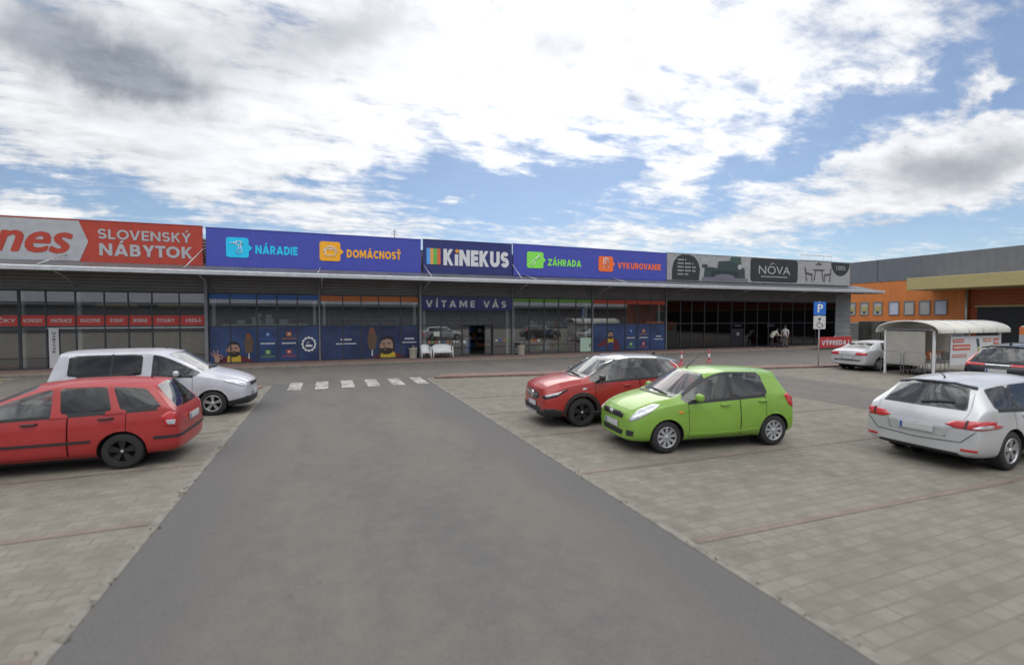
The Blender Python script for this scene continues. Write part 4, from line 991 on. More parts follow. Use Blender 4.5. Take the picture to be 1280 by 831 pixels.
    for ri, sx in enumerate(rows):
        for sy in ((.36, -.36) if ri == 0 else (.38, 0, -.38)):
            mb = MB(); h = roof - .34; wd = .24 if ri == 0 else .185
            mb.hexa([(sx - .05, sy - wd, .45), (sx + .45, sy - wd, .50), (sx - .05, sy + wd, .45), (sx + .45, sy + wd, .50), (sx - .05, sy - wd, .58), (sx + .45, sy - wd, .64), (sx - .05, sy + wd, .58), (sx + .45, sy + wd, .64)])
            mb.hexa([(sx - .16, sy - wd, .52), (sx, sy - wd, .52), (sx - .16, sy + wd, .52), (sx, sy + wd, .52), (sx - .30, sy - wd * .8, h), (sx - .20, sy - wd * .8, h), (sx - .30, sy + wd * .8, h), (sx - .20, sy + wd * .8, h)])
            mb.box(sx - .31, sx - .22, sy - .13, sy + .13, h + .04, h + .2)
            mb.build('seat', M_SEAT, root, world=False, bevel=.03)
    # --- mirrors
    mx, mz = spec['mirror']
    for s in (1, -1):
        h, nv = hit(P3((mx, s * 1.0, mz)), (0, -s, 0))
        mb = MB(); x = L / 2 - mx; y = h.y + s * .15
        mb.hexa([(x - .06, y - .10, mz - .01), (x + .07, y - .09, mz), (x - .06, y + .10, mz - .01), (x + .06, y + .08, mz), (x - .06, y - .10, mz + .145), (x + .05, y - .09, mz + .13), (x - .06, y + .10, mz + .145), (x + .04, y + .08, mz + .13)])
        mr = mb.build('mirror', spec.get('mirpaint', pm), root, world=False, bevel=.055); mr.modifiers[0].segments = 4
        for p_ in mr.data.polygons: p_.use_smooth = True
        mb = MB(); mb.tube([(x, h.y - s * .03, mz - .03), (x, y - s * .02, mz + .04)], .03, 8); mb.build('mirror_arm', M_BLK, mr, world=False)
    # --- door handles
    for i, (hx, hz) in enumerate(spec['handles']):
        for s in (1, -1):
            h, nv = hit(P3((hx, s * 1.0, hz)), (0, -s, 0)); x = L / 2 - hx
            dn = ('F' if i == 0 else 'R') + ('L' if s > 0 else 'R')
            mb = MB(); mb.tube([(x + .10, h.y - s * .005, hz), (x + .07, h.y + s * .028, hz + .004), (x - .07, h.y + s * .030, hz + .008), (x - .10, h.y - s * .005, hz + .008)], .017, 8)
            mb.build('handle', spec.get('handlem', pm), D[dn] or root, world=False)
    # seams
    for pts in spec.get('seams', []): ribbon('door_seam', pts, (0, -1, 0), .012, M_BLK, .0015, mirror=True)
    def plate(x, z, sgn, y=0, w=.26, tilt=0):
        h, nv = hit(P3((x, y, z)), (-sgn, 0, 0)); p = h.x + sgn * .012
        mb = MB(); a = min(p, p + sgn * .012); mb.box(a, a + .012, y - w, y + w, z - .055, z + .055)
        o = mb.build('number_plate', M_PLATE, root, world=False, bevel=.004)
        mb = MB(); q = p + sgn * .0125; fx = min(q, q + sgn * .002); mb.box(fx, fx + .002, y - sgn * w + .045 * sgn - .02, y - sgn * w + .045 * sgn + .02, z - .05, z + .05); mb.build('blue_band', M_PLATEB, o, world=False)
        # illegible dark characters, spaced as on the photographed plates
    c = Car(); c.root, c.patch, c.ribbon, c.plate, c.hit, c.P3, c.L, c.D, c.body, c.tail, c.bonnet = root, patch, ribbon, plate, hit, P3, L, D, body, parts['tailgate'], parts['bonnet']
    c.hw = hw; bm.free(); return c
def place(c, wheel_x, side_s, world_xy, heading, W):
    """put the tyre contact (distance wheel_x from the nose, side +1 left / -1 right) at a ground point"""
    th = radians(heading); lx, ly = c.L / 2 - wheel_x, side_s * (W / 2 - .1)
    c.root.location = (world_xy[0] - (lx * cos(th) - ly * sin(th)), world_xy[1] - (lx * sin(th) + ly * cos(th)), .006); c.root.rotation_euler = (0, 0, th)
def wiper(c, x, pts, parent=None, d=(-1, 0, 0)): pass
def antenna(c, x, h=.22, lean=.16, fin=False):
    p, nv = c.hit(c.P3((x, 0, 3)), (0, 0, -1)); mb = MB()
    if fin: mb.hexa([p + Vector(q) for q in ((-.09, -.025, -.01), (.09, -.02, -.01), (-.09, .025, -.01), (.09, .02, -.01), (-.09, -.008, .07), (-.03, -.008, .055), (-.09, .008, .07), (-.03, .008, .055))])
    else: mb.tube([p - Vector((0, 0, .01)), p + Vector((0, 0, .03)), p + Vector((-lean, 0, h))], [.02, .012, .006], 6)
    mb.build('antenna', M_BLK, c.root, world=False)

# ---------------- green hatchback
P_GREEN = paint('green_paint', (.20, .365, .05), .0, .35)
sw = make_car(dict(name='parked_car', label='bright lime green hatchback parked nose to the drive lane', L=3.70, W=1.69, R=.30, ra=.345, wx=(.78, 3.15), paint=P_GREEN, st=[
    (.05, .55, .24, .58, .05, .44, .66, 0.0, .68), (.13, .73, .20, .66, .15, .55, .765, .09, .795), (.44, .825, .19, .80, .46, .60, .90, .38, .93), (.80, .845, .19, .885, .82, .645, .985, .72, 1.01),
    (1.18, .845, .19, .925, 1.10, .69, 1.0, .90, 1.05), (1.80, .845, .19, .945, 1.76, .575, 1.41, 1.54, 1.475), (2.14, .845, .19, .96, 2.14, .585, 1.465, 2.10, 1.53), (2.25, .845, .19, .965, 2.23, .585, 1.467, 2.2, 1.532),
    (3.02, .84, .19, 1.0, 2.95, .575, 1.44, 2.98, 1.51), (3.40, .825, .20, 1.02, 3.36, .56, 1.40, 3.44, 1.46), (3.60, .80, .23, .97, 3.57, .63, 1.02, 3.61, 1.0), (3.64, .77, .25, .88, 3.64, .58, .91, 3.66, .91), (3.68, .68, .28, .60, 3.69, .5, .68, 3.71, .70)],
    side='ppppggkgpppp', apil=True, kpill=True, ws=4, rg=9, doors={4: 'F', 5: 'F', 6: 'F', 7: 'R'}, rim=dict(n=9, w0=.05, w1=.105, m=M_HUBCAP), mirror=(1.38, .97), handles=((2.02, .86), (2.88, .90))))
c = sw
c.patch('headlight', [(.22, .48, .62), (.16, .58, .60), (.22, .70, .64), (.40, .79, .76), (.60, .80, .90), (.52, .68, .90), (.34, .55, .80)], (1, -.9, 0), M_CLRL, .008, .012, mirror=True)
c.patch('grille', [(0, -.40, .62), (0, .40, .62), (0, .42, .70), (0, .30, .735), (0, -.30, .735), (0, -.42, .70)], (1, 0, 0), M_BLK, .006)
c.patch('grille', [(0, -.38, .30), (0, .38, .30), (0, .43, .40), (0, -.43, .40)], (1, 0, 0), M_BLK, .006)
c.patch('fog_lamp', [(.1, .52, .32), (.2, .66, .33), (.2, .68, .43), (.1, .54, .43)], (1, -.4, 0), M_BLK, .005, mirror=True)
c.patch('emblem', [(0, -.07, .65), (0, .07, .65), (0, .07, .72), (0, -.07, .72)], (1, 0, 0), M_CHROME, .014)
c.plate(0, .49, 1)
c.patch('taillight', [(3.58, .72, .74), (3.50, .80, .80), (3.42, .80, 1.0), (3.50, .70, 1.03), (3.62, .66, .95)], (-.75, -1, 0), M_REDL, .008, .01, mirror=True)
c.ribbon('sill_trim', [(1.2, .85, .335), (2.0, .85, .335), (2.75, .85, .36)], (0, -1, 0), .035, P_GREEN, .012, mirror=True)
c.patch('indicator', [(1.02, .84, .74), (1.10, .84, .74), (1.10, .84, .78), (1.02, .84, .78)], (0, -1, 0), M_ORGL, .008, mirror=True)
c.ribbon('cowl', [(1.0, .60, 1.0), (.88, .3, 1.04), (.86, 0, 1.05), (.88, -.3, 1.04), (1.0, -.60, 1.0)], (0, 0, -1), .07, M_BLK, .006)
c.ribbon('wiper', [(.99, .42, 1.06), (.98, .0, 1.09), (1.02, -.22, 1.1)], (.3, 0, -1), .02, M_BLK, .022)
antenna(c, 1.72, .30, .34)
place(c, .78, 1, (5.87, 7.17), 172.6, 1.69)

# ---------------- red crossover with grey roof
P_RED2 = paint('crossover_red_paint', (.34, .030, .026), .0, .33); P_ROOF = paint('dark_grey_roof_paint', (.075, .078, .085), .3, .3)
c = make_car(dict(name='parked_car', label='red crossover with a dark grey roof beyond the green hatchback', L=4.21, W=1.76, R=.335, ra=.385, wx=(.97, 3.56), paint=P_RED2, roofpaint=P_ROOF, roofk=1, mirpaint=M_GBLK, st=[
    (.04, .70, .27, .66, .04, .58, .82, 0, .84), (.12, .84, .23, .76, .14, .66, .93, .08, .96), (.48, .87, .22, .92, .50, .66, 1.03, .42, 1.06), (.85, .88, .22, .985, .88, .69, 1.085, .78, 1.11),
    (1.24, .88, .22, 1.02, 1.16, .73, 1.10, .97, 1.15), (1.95, .88, .22, 1.05, 1.88, .61, 1.50, 1.64, 1.565), (2.26, .88, .22, 1.065, 2.24, .62, 1.555, 2.2, 1.62), (2.36, .88, .22, 1.07, 2.32, .62, 1.56, 2.3, 1.625),
    (3.08, .88, .22, 1.10, 3.03, .61, 1.535, 3.03, 1.61), (3.16, .88, .22, 1.11, 3.10, .61, 1.53, 3.1, 1.605), (3.52, .87, .23, 1.15, 3.40, .595, 1.48, 3.44, 1.565), (3.80, .85, .25, 1.14, 3.7, .58, 1.42, 3.80, 1.50), (4.0, .82, .27, 1.06, 3.98, .66, 1.10, 4.02, 1.09), (4.12, .8, .28, .9, 4.12, .62, .93, 4.14, .93), (4.19, .72, .32, .62, 4.19, .55, .72, 4.21, .74)],
    side='ppppggkgkgpppp', apil=True, kpill=True, gpill=True, ws=4, rg=11, doors={4: 'F', 5: 'F', 6: 'F', 7: 'R'}, rim=dict(n=5, w0=.06, w1=.10, twin=.2, m=M_DALLOY, cap=M_ALLOY), mirror=(1.42, 1.07), handles=((2.12, .93), (2.98, .97))))
c.patch('headlight', [(.20, .42, .71), (.13, .52, .70), (.30, .74, .77), (.62, .84, .90), (.58, .83, .84), (.40, .78, .72), (.22, .64, .66)], (1, -.8, 0), M_GBLK, .006, .01, mirror=True)
c.patch('headlight', [(.24, .60, .74), (.24, .68, .71), (.44, .79, .77), (.52, .81, .85), (.40, .77, .81)], (1, -.8, 0), M_CLRL, .016, .006, mirror=True)
c.patch('grille', [(0, -.42, .68), (0, -.30, .60), (0, .30, .60), (0, .42, .68), (0, .44, .78), (0, -.44, .78)], (1, 0, 0), M_GBLK, .008)
c.ribbon('grille_bar', [(0, -.42, .74), (0, -.12, .70), (0, .12, .70), (0, .42, .74)], (1, 0, 0), .028, M_CHROME, .024)
c.patch('emblem', ell_ := [(0, .09 * cos(radians(a)), .71 + .09 * sin(radians(a))) for a in range(0, 360, 30)], (1, 0, 0), M_CHROME, .03)
c.patch('bumper_trim', [(.05, -.62, .26), (.05, .62, .26), (.08, .70, .36), (.05, .45, .46), (.05, -.45, .46), (.08, -.70, .36)], (1, 0, 0), M_BLK, .010, .01)
c.patch('bumper_trim', [(.14, .60, .26), (.46, .86, .26), (.46, .87, .40), (.30, .80, .46), (.15, .60, .44)], (.9, -1, 0), M_BLK, .012, mirror=True)
c.ribbon('skid_plate', [(0, -.35, .30), (0, .35, .30)], (1, 0, 0), .05, M_ALLOY, .03)
c.plate(0, .50, 1)
for wx in (.97, 3.56):
    c.ribbon('arch_trim', [(wx + .43 * cos(radians(a)), .9, .335 + .43 * sin(radians(a))) for a in range(-8, 189, 6)], (0, -1, 0), .075, M_BLK, .012, mirror=True)
c.ribbon('sill_trim', [(1.25, .88, .30), (2.2, .88, .30), (3.05, .88, .30)], (0, -1, 0), .12, M_BLK, .014, mirror=True)
c.ribbon('chrome_strip', [(1.55, .75, 1.38), (1.88, .64, 1.505), (2.3, .64, 1.56), (3.05, .62, 1.535), (3.42, .60, 1.475), (3.6, .66, 1.33), (3.62, .75, 1.2)], (0, -1, 0), .026, M_CHROME, .010, mirror=True)
c.patch('taillight', [(3.98, .74, .86), (3.86, .83, .92), (3.8, .83, 1.08), (3.95, .72, 1.1)], (-.7, -1, 0), M_REDL, .008, .01, mirror=True)
c.patch('indicator', [(.98, .88, .86), (1.08, .88, .87), (1.08, .88, .905), (.98, .88, .895)], (0, -1, 0), M_CLRL, .008, mirror=True)
c.ribbon('cowl', [(1.08, .62, 1.1), (.95, .3, 1.14), (.93, 0, 1.15), (.95, -.3, 1.14), (1.08, -.62, 1.1)], (0, 0, -1), .07, M_BLK, .006)
c.ribbon('wiper', [(1.06, .45, 1.16), (1.04, .0, 1.18), (1.08, -.25, 1.2)], (.3, 0, -1), .02, M_BLK, .022)
antenna(c, 3.3, fin=True)
place(c, .97, 1, (5.46, 9.62), 174.5, 1.76)

# ---------------- red estate
P_RED1 = paint('estate_red_paint', (.36, .028, .028), .0, .42)
c = make_car(dict(name='parked_car', label='red estate car with black wheels parked tail towards the drive lane', L=4.10, W=1.66, R=.30, ra=.345, wx=(.80, 3.26), paint=P_RED1, handlem=M_BLK, tint=2.3, tint_rear=False, st=[
    (.05, .55, .24, .56, .05, .45, .66, 0, .68), (.14, .73, .20, .64, .16, .56, .755, .09, .775), (.5, .81, .19, .79, .52, .62, .87, .45, .90), (.85, .83, .19, .87, .88, .64, .95, .80, .975),
    (1.27, .83, .19, .91, 1.17, .69, .975, 1.0, 1.02), (2.12, .83, .19, .925, 2.08, .575, 1.355, 1.90, 1.415), (2.33, .83, .19, .93, 2.28, .58, 1.395, 2.26, 1.455), (2.45, .83, .19, .935, 2.38, .58, 1.405, 2.38, 1.465),
    (3.13, .83, .19, .955, 3.0, .575, 1.405, 3.0, 1.473), (3.25, .825, .19, .96, 3.08, .575, 1.40, 3.08, 1.47), (3.84, .805, .2, .985, 3.52, .56, 1.345, 3.55, 1.443), (3.95, .79, .21, .985, 3.66, .55, 1.33, 3.76, 1.41), (3.98, .775, .22, .93, 3.98, .64, .97, 4.01, .96), (4.03, .765, .24, .85, 4.04, .62, .86, 4.06, .86), (4.08, .68, .28, .58, 4.09, .52, .66, 4.10, .67)],
    side='ppppggpgpgpppp', apil=False, ws=4, rg=11, doors={4: 'F', 5: 'F', 6: 'F', 7: 'R', 8: 'R'}, rim=dict(n=5, w0=.06, w1=.09, twin=.16, m=M_DALLOY, cap=M_ALLOY), mirror=(1.5, .94), handles=((2.06, .83), (3.05, .86))))
c.patch('taillight', [(4.02, .74, .66), (3.90, .81, .68), (3.84, .82, .84), (3.95, .78, .93), (4.01, .70, .88)], (-.75, -1, 0), M_REDL, .008, .012, mirror=True)
c.patch('indicator', [(4.00, .75, .70), (3.93, .80, .71), (3.91, .81, .78), (4.01, .75, .78)], (-.75, -1, 0), M_CLRL, .022, mirror=True)
c.ribbon('bumper_trim', [(3.72, .82, .50), (4.0, .80, .50), (4.06, .68, .50)], (-.7, -1, 0), .045, M_BLK, .012, mirror=True)
c.ribbon('bumper_trim', [(4.10, .70, .50), (4.10, 0, .50), (4.10, -.70, .50)], (-1, 0, 0), .045, M_BLK, .014)
c.ribbon('side_trim', [(1.15, .83, .50), (2.1, .83, .50), (2.85, .83, .51)], (0, -1, 0), .04, M_BLK, .012, mirror=True)
c.plate(4.06, .74, -1)
c.ribbon('wiper', [(4.0, .0, 1.0), (3.95, -.35, 1.08)], (-1, 0, 0), .022, M_BLK, .02)
c.patch('headlight', [(.25, .45, .60), (.14, .56, .58), (.3, .72, .62), (.45, .78, .72), (.3, .6, .72)], (1, -.8, 0), M_CLRL, .008, .01, mirror=True)
antenna(c, 3.45, .12, .10)
place(c, 3.26, 1, (-3.23, 9.72), 178.0, 1.66)

# ---------------- silver people carrier
P_SILV = paint('silver_paint', (.50, .51, .555), .25, .36)
c = make_car(dict(name='parked_car', label='silver high roofed people carrier with dark rear glass behind the red estate', L=4.33, W=1.79, R=.315, ra=.365, wx=(.88, 3.56), paint=P_SILV, tint=2.2, tint_rear=True, rows=3, st=[
    (.05, .62, .26, .60, .05, .50, .74, 0, .76), (.15, .79, .22, .71, .17, .62, .86, .09, .89), (.50, .875, .20, .87, .52, .67, .99, .44, 1.03), (.88, .895, .20, .97, .90, .71, 1.085, .80, 1.12),
    (1.24, .895, .20, 1.03, 1.14, .77, 1.13, .94, 1.18), (2.02, .895, .20, 1.05, 1.92, .68, 1.59, 1.68, 1.65), (2.20, .895, .20, 1.055, 2.18, .69, 1.64, 2.14, 1.72), (2.40, .895, .20, 1.06, 2.38, .69, 1.655, 2.34, 1.735),
    (3.88, .89, .20, 1.08, 3.86, .68, 1.65, 3.86, 1.73), (4.12, .87, .22, 1.08, 4.08, .66, 1.62, 4.14, 1.69), (4.28, .86, .25, 1.0, 4.27, .74, 1.06, 4.29, 1.05), (4.31, .84, .27, .85, 4.31, .7, .9, 4.32, .9), (4.33, .78, .3, .6, 4.33, .6, .7, 4.34, .72)],
    side='ppppggpgpppp', apil=False, ws=4, rg=9, doors={4: 'F', 5: 'F', 6: 'F', 7: 'R'}, rim=dict(n=5, w0=.08, w1=.14, m=M_ALLOY), mirror=(1.62, 1.06), handles=((2.14, .93), (2.62, .95))))
c.patch('headlight', [(.24, .48, .70), (.14, .58, .68), (.26, .74, .72), (.58, .84, .86), (.62, .83, .92), (.40, .70, .88), (.25, .56, .80)], (1, -.85, 0), M_CLRL, .008, .014, mirror=True)
c.patch('grille', [(0, -.40, .70), (0, .40, .70), (0, .44, .80), (0, -.44, .80)], (1, 0, 0), M_BLK, .006)
c.patch('bumper_trim', [(.04, -.66, .26), (.04, .66, .26), (.06, .70, .44), (.06, -.70, .44)], (1, 0, 0), M_BLK, .010, .01)
c.patch('bumper_trim', [(.13, .62, .26), (.50, .87, .26), (.50, .88, .36), (.13, .62, .46)], (.9, -1, 0), M_BLK, .012, mirror=True)
c.ribbon('window_divider', [(3.02, .9, 1.10), (3.0, .76, 1.66)], (0, -1, 0), .05, M_GBLK, .004, mirror=True)
c.patch('side_trim', [(1.55, .9, .66), (1.72, .9, .66), (1.72, .9, .72), (1.55, .9, .72)], (0, -1, 0), M_BLK, .008, mirror=True)
c.ribbon('wiper', [(1.08, .5, 1.2), (1.02, .0, 1.23), (1.06, -.3, 1.24)], (.3, 0, -1), .03, M_BLK, .03)
c.plate(0, .48, 1); antenna(c, 2.1, .2, .2)
place(c, .88, -1, (-2.80, 14.17), -2.0, 1.79)

# ---------------- silver estate on the right
P_SIL2 = paint('pale_silver_paint', (.52, .53, .545), .25, .34)
c = make_car(dict(name='parked_car', label='pale silver estate car showing its red tail lights at the right', L=4.585, W=1.82, R=.325, ra=.375, wx=(.87, 3.60), paint=P_SIL2, tint=2.45, st=[
    (.05, .6, .24, .58, .05, .48, .66, 0, .68), (.18, .8, .2, .66, .2, .6, .76, .12, .78), (.6, .88, .19, .8, .62, .66, .88, .55, .91), (1.0, .90, .19, .88, 1.02, .68, .95, .94, .98),
    (1.45, .905, .19, .92, 1.32, .72, .98, 1.15, 1.02), (2.15, .905, .19, .94, 2.05, .60, 1.39, 1.85, 1.45), (2.4, .905, .19, .95, 2.38, .61, 1.42, 2.36, 1.485), (2.5, .905, .19, .955, 2.46, .61, 1.422, 2.46, 1.49),
    (3.35, .905, .19, .985, 3.25, .605, 1.41, 3.25, 1.485), (3.43, .905, .19, .99, 3.32, .605, 1.41, 3.32, 1.483), (4.03, .89, .2, 1.02, 3.88, .58, 1.35, 3.92, 1.445), (4.20, .875, .21, 1.02, 4.04, .57, 1.31, 4.16, 1.40), (4.40, .855, .23, .96, 4.38, .70, 1.0, 4.44, 1.0), (4.49, .845, .26, .86, 4.49, .64, .88, 4.53, .88), (4.56, .78, .30, .56, 4.57, .60, .64, 4.59, .65)],
    side='ppppggkgkgpppp', apil=False, ws=4, rg=11, doors={4: 'F', 5: 'F', 6: 'F', 7: 'R', 8: 'R'}, rim=dict(n=5, w0=.05, w1=.07, twin=.17, m=M_ALLOY), mirror=(1.7, .96), handles=((2.32, .86), (3.2, .9))))
TL = [(4.56, .42, .765), (4.54, .54, .835), (4.46, .72, .86), (4.28, .86, .865), (4.10, .885, .84), (4.12, .885, .80), (3.92, .90, .765), (4.02, .90, .735), (4.36, .85, .725), (4.55, .54, .72)]
c.patch('taillight', TL, (-1, -.75, 0), M_REDL, .010, .012, mirror=True)
c.ribbon('lamp_divider', [(4.47, .64, .73), (4.45, .67, .86)], (-1, -.5, 0), .03, M_GBLK, .026, mirror=True)
c.patch('reversing_lamp', [(4.45, .70, .745), (4.2, .875, .755), (4.2, .875, .80), (4.40, .76, .79)], (-1, -.75, 0), M_CLRL, .024, mirror=True)
c.ribbon('spoiler', [(4.1, .56, 1.33), (4.17, .3, 1.385), (4.2, 0, 1.40), (4.17, -.3, 1.385), (4.1, -.56, 1.33)], (-1, 0, 0), .06, M_GBLK, .03)
c.ribbon('wiper', [(4.42, .02, 1.06), (4.38, -.22, 1.10), (4.38, -.42, 1.11)], (-1, 0, 0), .03, M_BLK, .03)
c.patch('bumper_trim', [(4.56, -.66, .22), (4.56, .66, .22), (4.56, .58, .32), (4.56, -.58, .32)], (-1, 0, 0), M_BLK, .010)
c.patch('reflector', [(4.5, .60, .36), (4.42, .78, .37), (4.42, .78, .41), (4.5, .60, .40)], (-1, -.5, 0), M_REDL, .008, mirror=True)
c.patch('plate_recess', [(4.57, -.42, .55), (4.57, .42, .55), (4.57, .46, .74), (4.57, -.46, .74)], (-1, 0, 0), P_SIL2, .003, -.02)
c.ribbon('tailgate_seam', [(4.5, .80, .70), (4.56, .62, .50), (4.58, .0, .46), (4.56, -.62, .50), (4.5, -.80, .70)], (-1, 0, 0), .014, M_BLK, .002)
c.plate(4.57, .645, -1)
antenna(c, 3.75, fin=False, h=.09, lean=.12)
place(c, 3.60, -1, (10.53, 4.31), .5, 1.82)

# ---------------- dark sport utility car
P_DARK = paint('dark_grey_paint', (.018, .019, .023), .4, .3)
c = make_car(dict(name='parked_car', label='dark grey sport utility car seen from behind beside the trolley shelter', L=4.60, W=1.85, R=.35, ra=.40, wx=(.9, 3.56), paint=P_DARK, tint=2.3, tint_rear=False, st=[
    (.05, .62, .28, .70, .05, .5, .88, 0, .9), (.18, .82, .25, .8, .2, .64, .98, .12, 1.0), (.55, .9, .24, .96, .57, .68, 1.06, .48, 1.09), (.95, .92, .24, 1.02, .98, .71, 1.12, .88, 1.15), (1.35, .92, .24, 1.06, 1.26, .76, 1.14, 1.06, 1.18),
    (2.05, .92, .24, 1.08, 1.98, .64, 1.57, 1.75, 1.63), (2.35, .92, .24, 1.1, 2.34, .65, 1.62, 2.3, 1.68), (2.45, .92, .24, 1.1, 2.42, .65, 1.62, 2.4, 1.685), (3.25, .92, .24, 1.12, 3.2, .64, 1.6, 3.2, 1.675), (3.33, .92, .24, 1.12, 3.27, .64, 1.595, 3.27, 1.67), (3.85, .9, .25, 1.16, 3.75, .62, 1.54, 3.78, 1.63), (4.1, .88, .27, 1.16, 4.02, .60, 1.49, 4.15, 1.57), (4.38, .87, .3, 1.08, 4.36, .70, 1.11, 4.42, 1.1), (4.5, .86, .32, .95, 4.5, .68, .98, 4.53, .98), (4.58, .8, .36, .65, 4.58, .62, .76, 4.6, .78)],
    side='ppppggkgkgpppp', apil=False, ws=4, rg=11, doors={4: 'F', 5: 'F', 6: 'F', 7: 'R', 8: 'R'}, rim=dict(n=5, w0=.06, w1=.09, twin=.17, m=M_ALLOY), mirror=(1.6, 1.08), handles=((2.25, .98), (3.15, 1.0))))
c.patch('taillight', [(4.44, .70, .94), (4.36, .84, .94), (4.2, .84, 1.12), (4.12, .74, 1.38), (4.18, .66, 1.38), (4.36, .72, 1.1)], (-1, -.45, 0), M_REDL, .010, .01, mirror=True)
c.patch('taillight', [(4.52, .30, .97), (4.44, .74, .96), (4.44, .74, 1.04), (4.50, .32, 1.03)], (-1, 0, 0), M_REDL, .012, .006, mirror=True)
c.ribbon('chrome_strip', [(4.52, .30, 1.0), (4.52, -.30, 1.0)], (-1, 0, 0), .03, M_CHROME, .012)
c.patch('bumper_trim', [(4.58, -.70, .30), (4.58, .70, .30), (4.58, .74, .52), (4.58, -.74, .52)], (-1, 0, 0), M_BLK, .012)
c.ribbon('spoiler', [(4.1, .58, 1.51), (4.17, .3, 1.56), (4.2, 0, 1.575), (4.17, -.3, 1.56), (4.1, -.58, 1.51)], (-1, 0, 0), .07, M_GBLK, .04)
c.plate(4.56, .82, -1); antenna(c, 3.6, fin=True)
place(c, 3.56, -1, (20.95, 7.70), 3.0, 1.85)

# ---------------- silver saloon far right
c = make_car(dict(name='parked_car', label='pale silver saloon parked behind the trolley shelter', L=4.6, W=1.80, R=.31, ra=.36, wx=(.9, 3.6), tint=3.0, tint_rear=True, paint=paint('champagne_paint', (.50, .505, .515), .2, .36), st=[
    (.05, .6, .24, .58, .05, .48, .66, 0, .68), (.18, .8, .2, .66, .2, .6, .76, .12, .78), (.6, .88, .19, .78, .62, .66, .86, .55, .89), (1.0, .895, .19, .86, 1.02, .68, .93, .94, .96), (1.5, .895, .19, .9, 1.38, .72, .96, 1.2, 1.0),
    (2.25, .895, .19, .92, 2.12, .58, 1.32, 1.92, 1.37), (2.45, .895, .19, .925, 2.4, .59, 1.35, 2.38, 1.405), (2.55, .895, .19, .93, 2.48, .59, 1.352, 2.46, 1.41), (3.35, .895, .19, .95, 3.15, .58, 1.33, 3.15, 1.40), (3.6, .89, .2, .96, 3.42, .56, 1.29, 3.42, 1.36), (4.05, .88, .22, .97, 3.98, .68, 1.01, 3.98, 1.03), (4.4, .85, .25, .93, 4.38, .66, .99, 4.42, 1.01), (4.52, .82, .28, .85, 4.52, .64, .93, 4.55, .94), (4.58, .76, .3, .6, 4.58, .6, .68, 4.6, .7)],
    side='ppppggkgppppp', apil=False, ws=4, rg=9, doors={4: 'F', 5: 'F', 6: 'F', 7: 'R'}, rim=dict(n=5, w0=.06, w1=.09, twin=.17, m=M_ALLOY), mirror=(1.75, .95), handles=((2.38, .84), (3.2, .87))))
c.patch('taillight', [(4.55, .36, .74), (4.45, .80, .74), (4.42, .82, .86), (4.54, .42, .88)], (-1, -.3, 0), M_REDL, .01, .006, mirror=True)
c.ribbon('bumper_trim', [(4.6, .6, .50), (4.6, 0, .50), (4.6, -.6, .50)], (-1, 0, 0), .05, M_BLK, .01); c.plate(4.6, .62, -1)
place(c, 3.6, -1, (24.05, 14.45), 0.5, 1.80)
# ================================================================== SMALL THINGS BY THE ENTRANCE
M_PLAS = mat('white_plastic', (.74, .75, .76), .4, var=.05); M_BEIGE = mat('beige_stone', (.43, .39, .33), .8, var=.15, scale=20, bump=.2)
def plastic_seat(name, label, cat, x0, x1, yb):
    """moulded garden seat facing the car park; yb = back plane"""
    z0 = .12; t = thing(name, label, cat, ((x0 + x1) / 2, yb - .3, z0)); w = x1 - x0; cx = (x0 + x1) / 2
    s = MB(); s.hexa([(x0 + .09, yb - .52, z0 + .37), (x1 - .09, yb - .52, z0 + .37), (x0 + .09, yb - .08, z0 + .34), (x1 - .09, yb - .08, z0 + .34), (x0 + .09, yb - .52, z0 + .41), (x1 - .09, yb - .52, z0 + .41), (x0 + .09, yb - .08, z0 + .38), (x1 - .09, yb - .08, z0 + .38)]); s.box(x0 + .09, x1 - .09, yb - .54, yb - .515, z0 + .31, z0 + .41)
    s.build('seat', M_PLAS, t, bevel=.012)
    b = MB(); n = 12; rows = []
    for k in range(n + 1):
        u = k / n * 2 - 1; x = cx + u * (w / 2 - .06); top = z0 + .78 - .10 * abs(u) ** 3; y = yb - .02 - .16 * abs(u) ** 4
        rows.append((x, y, top))
    for (xa, ya, ta), (xb, yb_, tb) in zip(rows, rows[1:]):
        b.add([(xa, ya - .06, z0 + .39), (xb, yb_ - .06, z0 + .39), (xb, yb_ + .05, tb), (xa, ya + .05, ta), (xa, ya - .03, z0 + .39), (xb, yb_ - .03, z0 + .39), (xb, yb_ + .08, tb), (xa, ya + .08, ta)], [(0, 1, 2, 3), (5, 4, 7, 6), (3, 2, 6, 7)], 0, True)
    b.build('backrest', M_PLAS, t)
    r = MB(); r.tube([(x, y + .06, tt) for x, y, tt in rows], .022, 8); r.build('top_rail', M_PLAS, t)
    for sg, xe in ((-1, x0), (1, x1)):
        a = MB(); xi = xe - sg * .05
        a.tube([(xi, yb - .08, z0 + .68), (xe, yb - .22, z0 + .64), (xe, yb - .42, z0 + .61), (xi, yb - .54, z0 + .55)], [.025, .032, .032, .028], 8); a.build('armrest', M_PLAS, t)
        for yy, ye, zt in ((yb - .54, yb - .60, z0 + .55), (yb - .06, yb + .04, z0 + .55)):
            l = MB(); l.tube([(xi, yy, zt), (xi + sg * .01, (yy + ye) / 2, z0 + .25), (xi + sg * .05, ye, z0 + .002)], [.032, .030, .024], 8); l.build('leg', M_PLAS, t)
    return t
plastic_seat('garden_chair', 'single white plastic armchair on the pavement left of the entrance', 'chair', 5.02, 5.62, 28.0)
plastic_seat('garden_bench', 'wide white plastic bench on the pavement beside the open entrance', 'bench', 5.70, 6.93, 28.0)
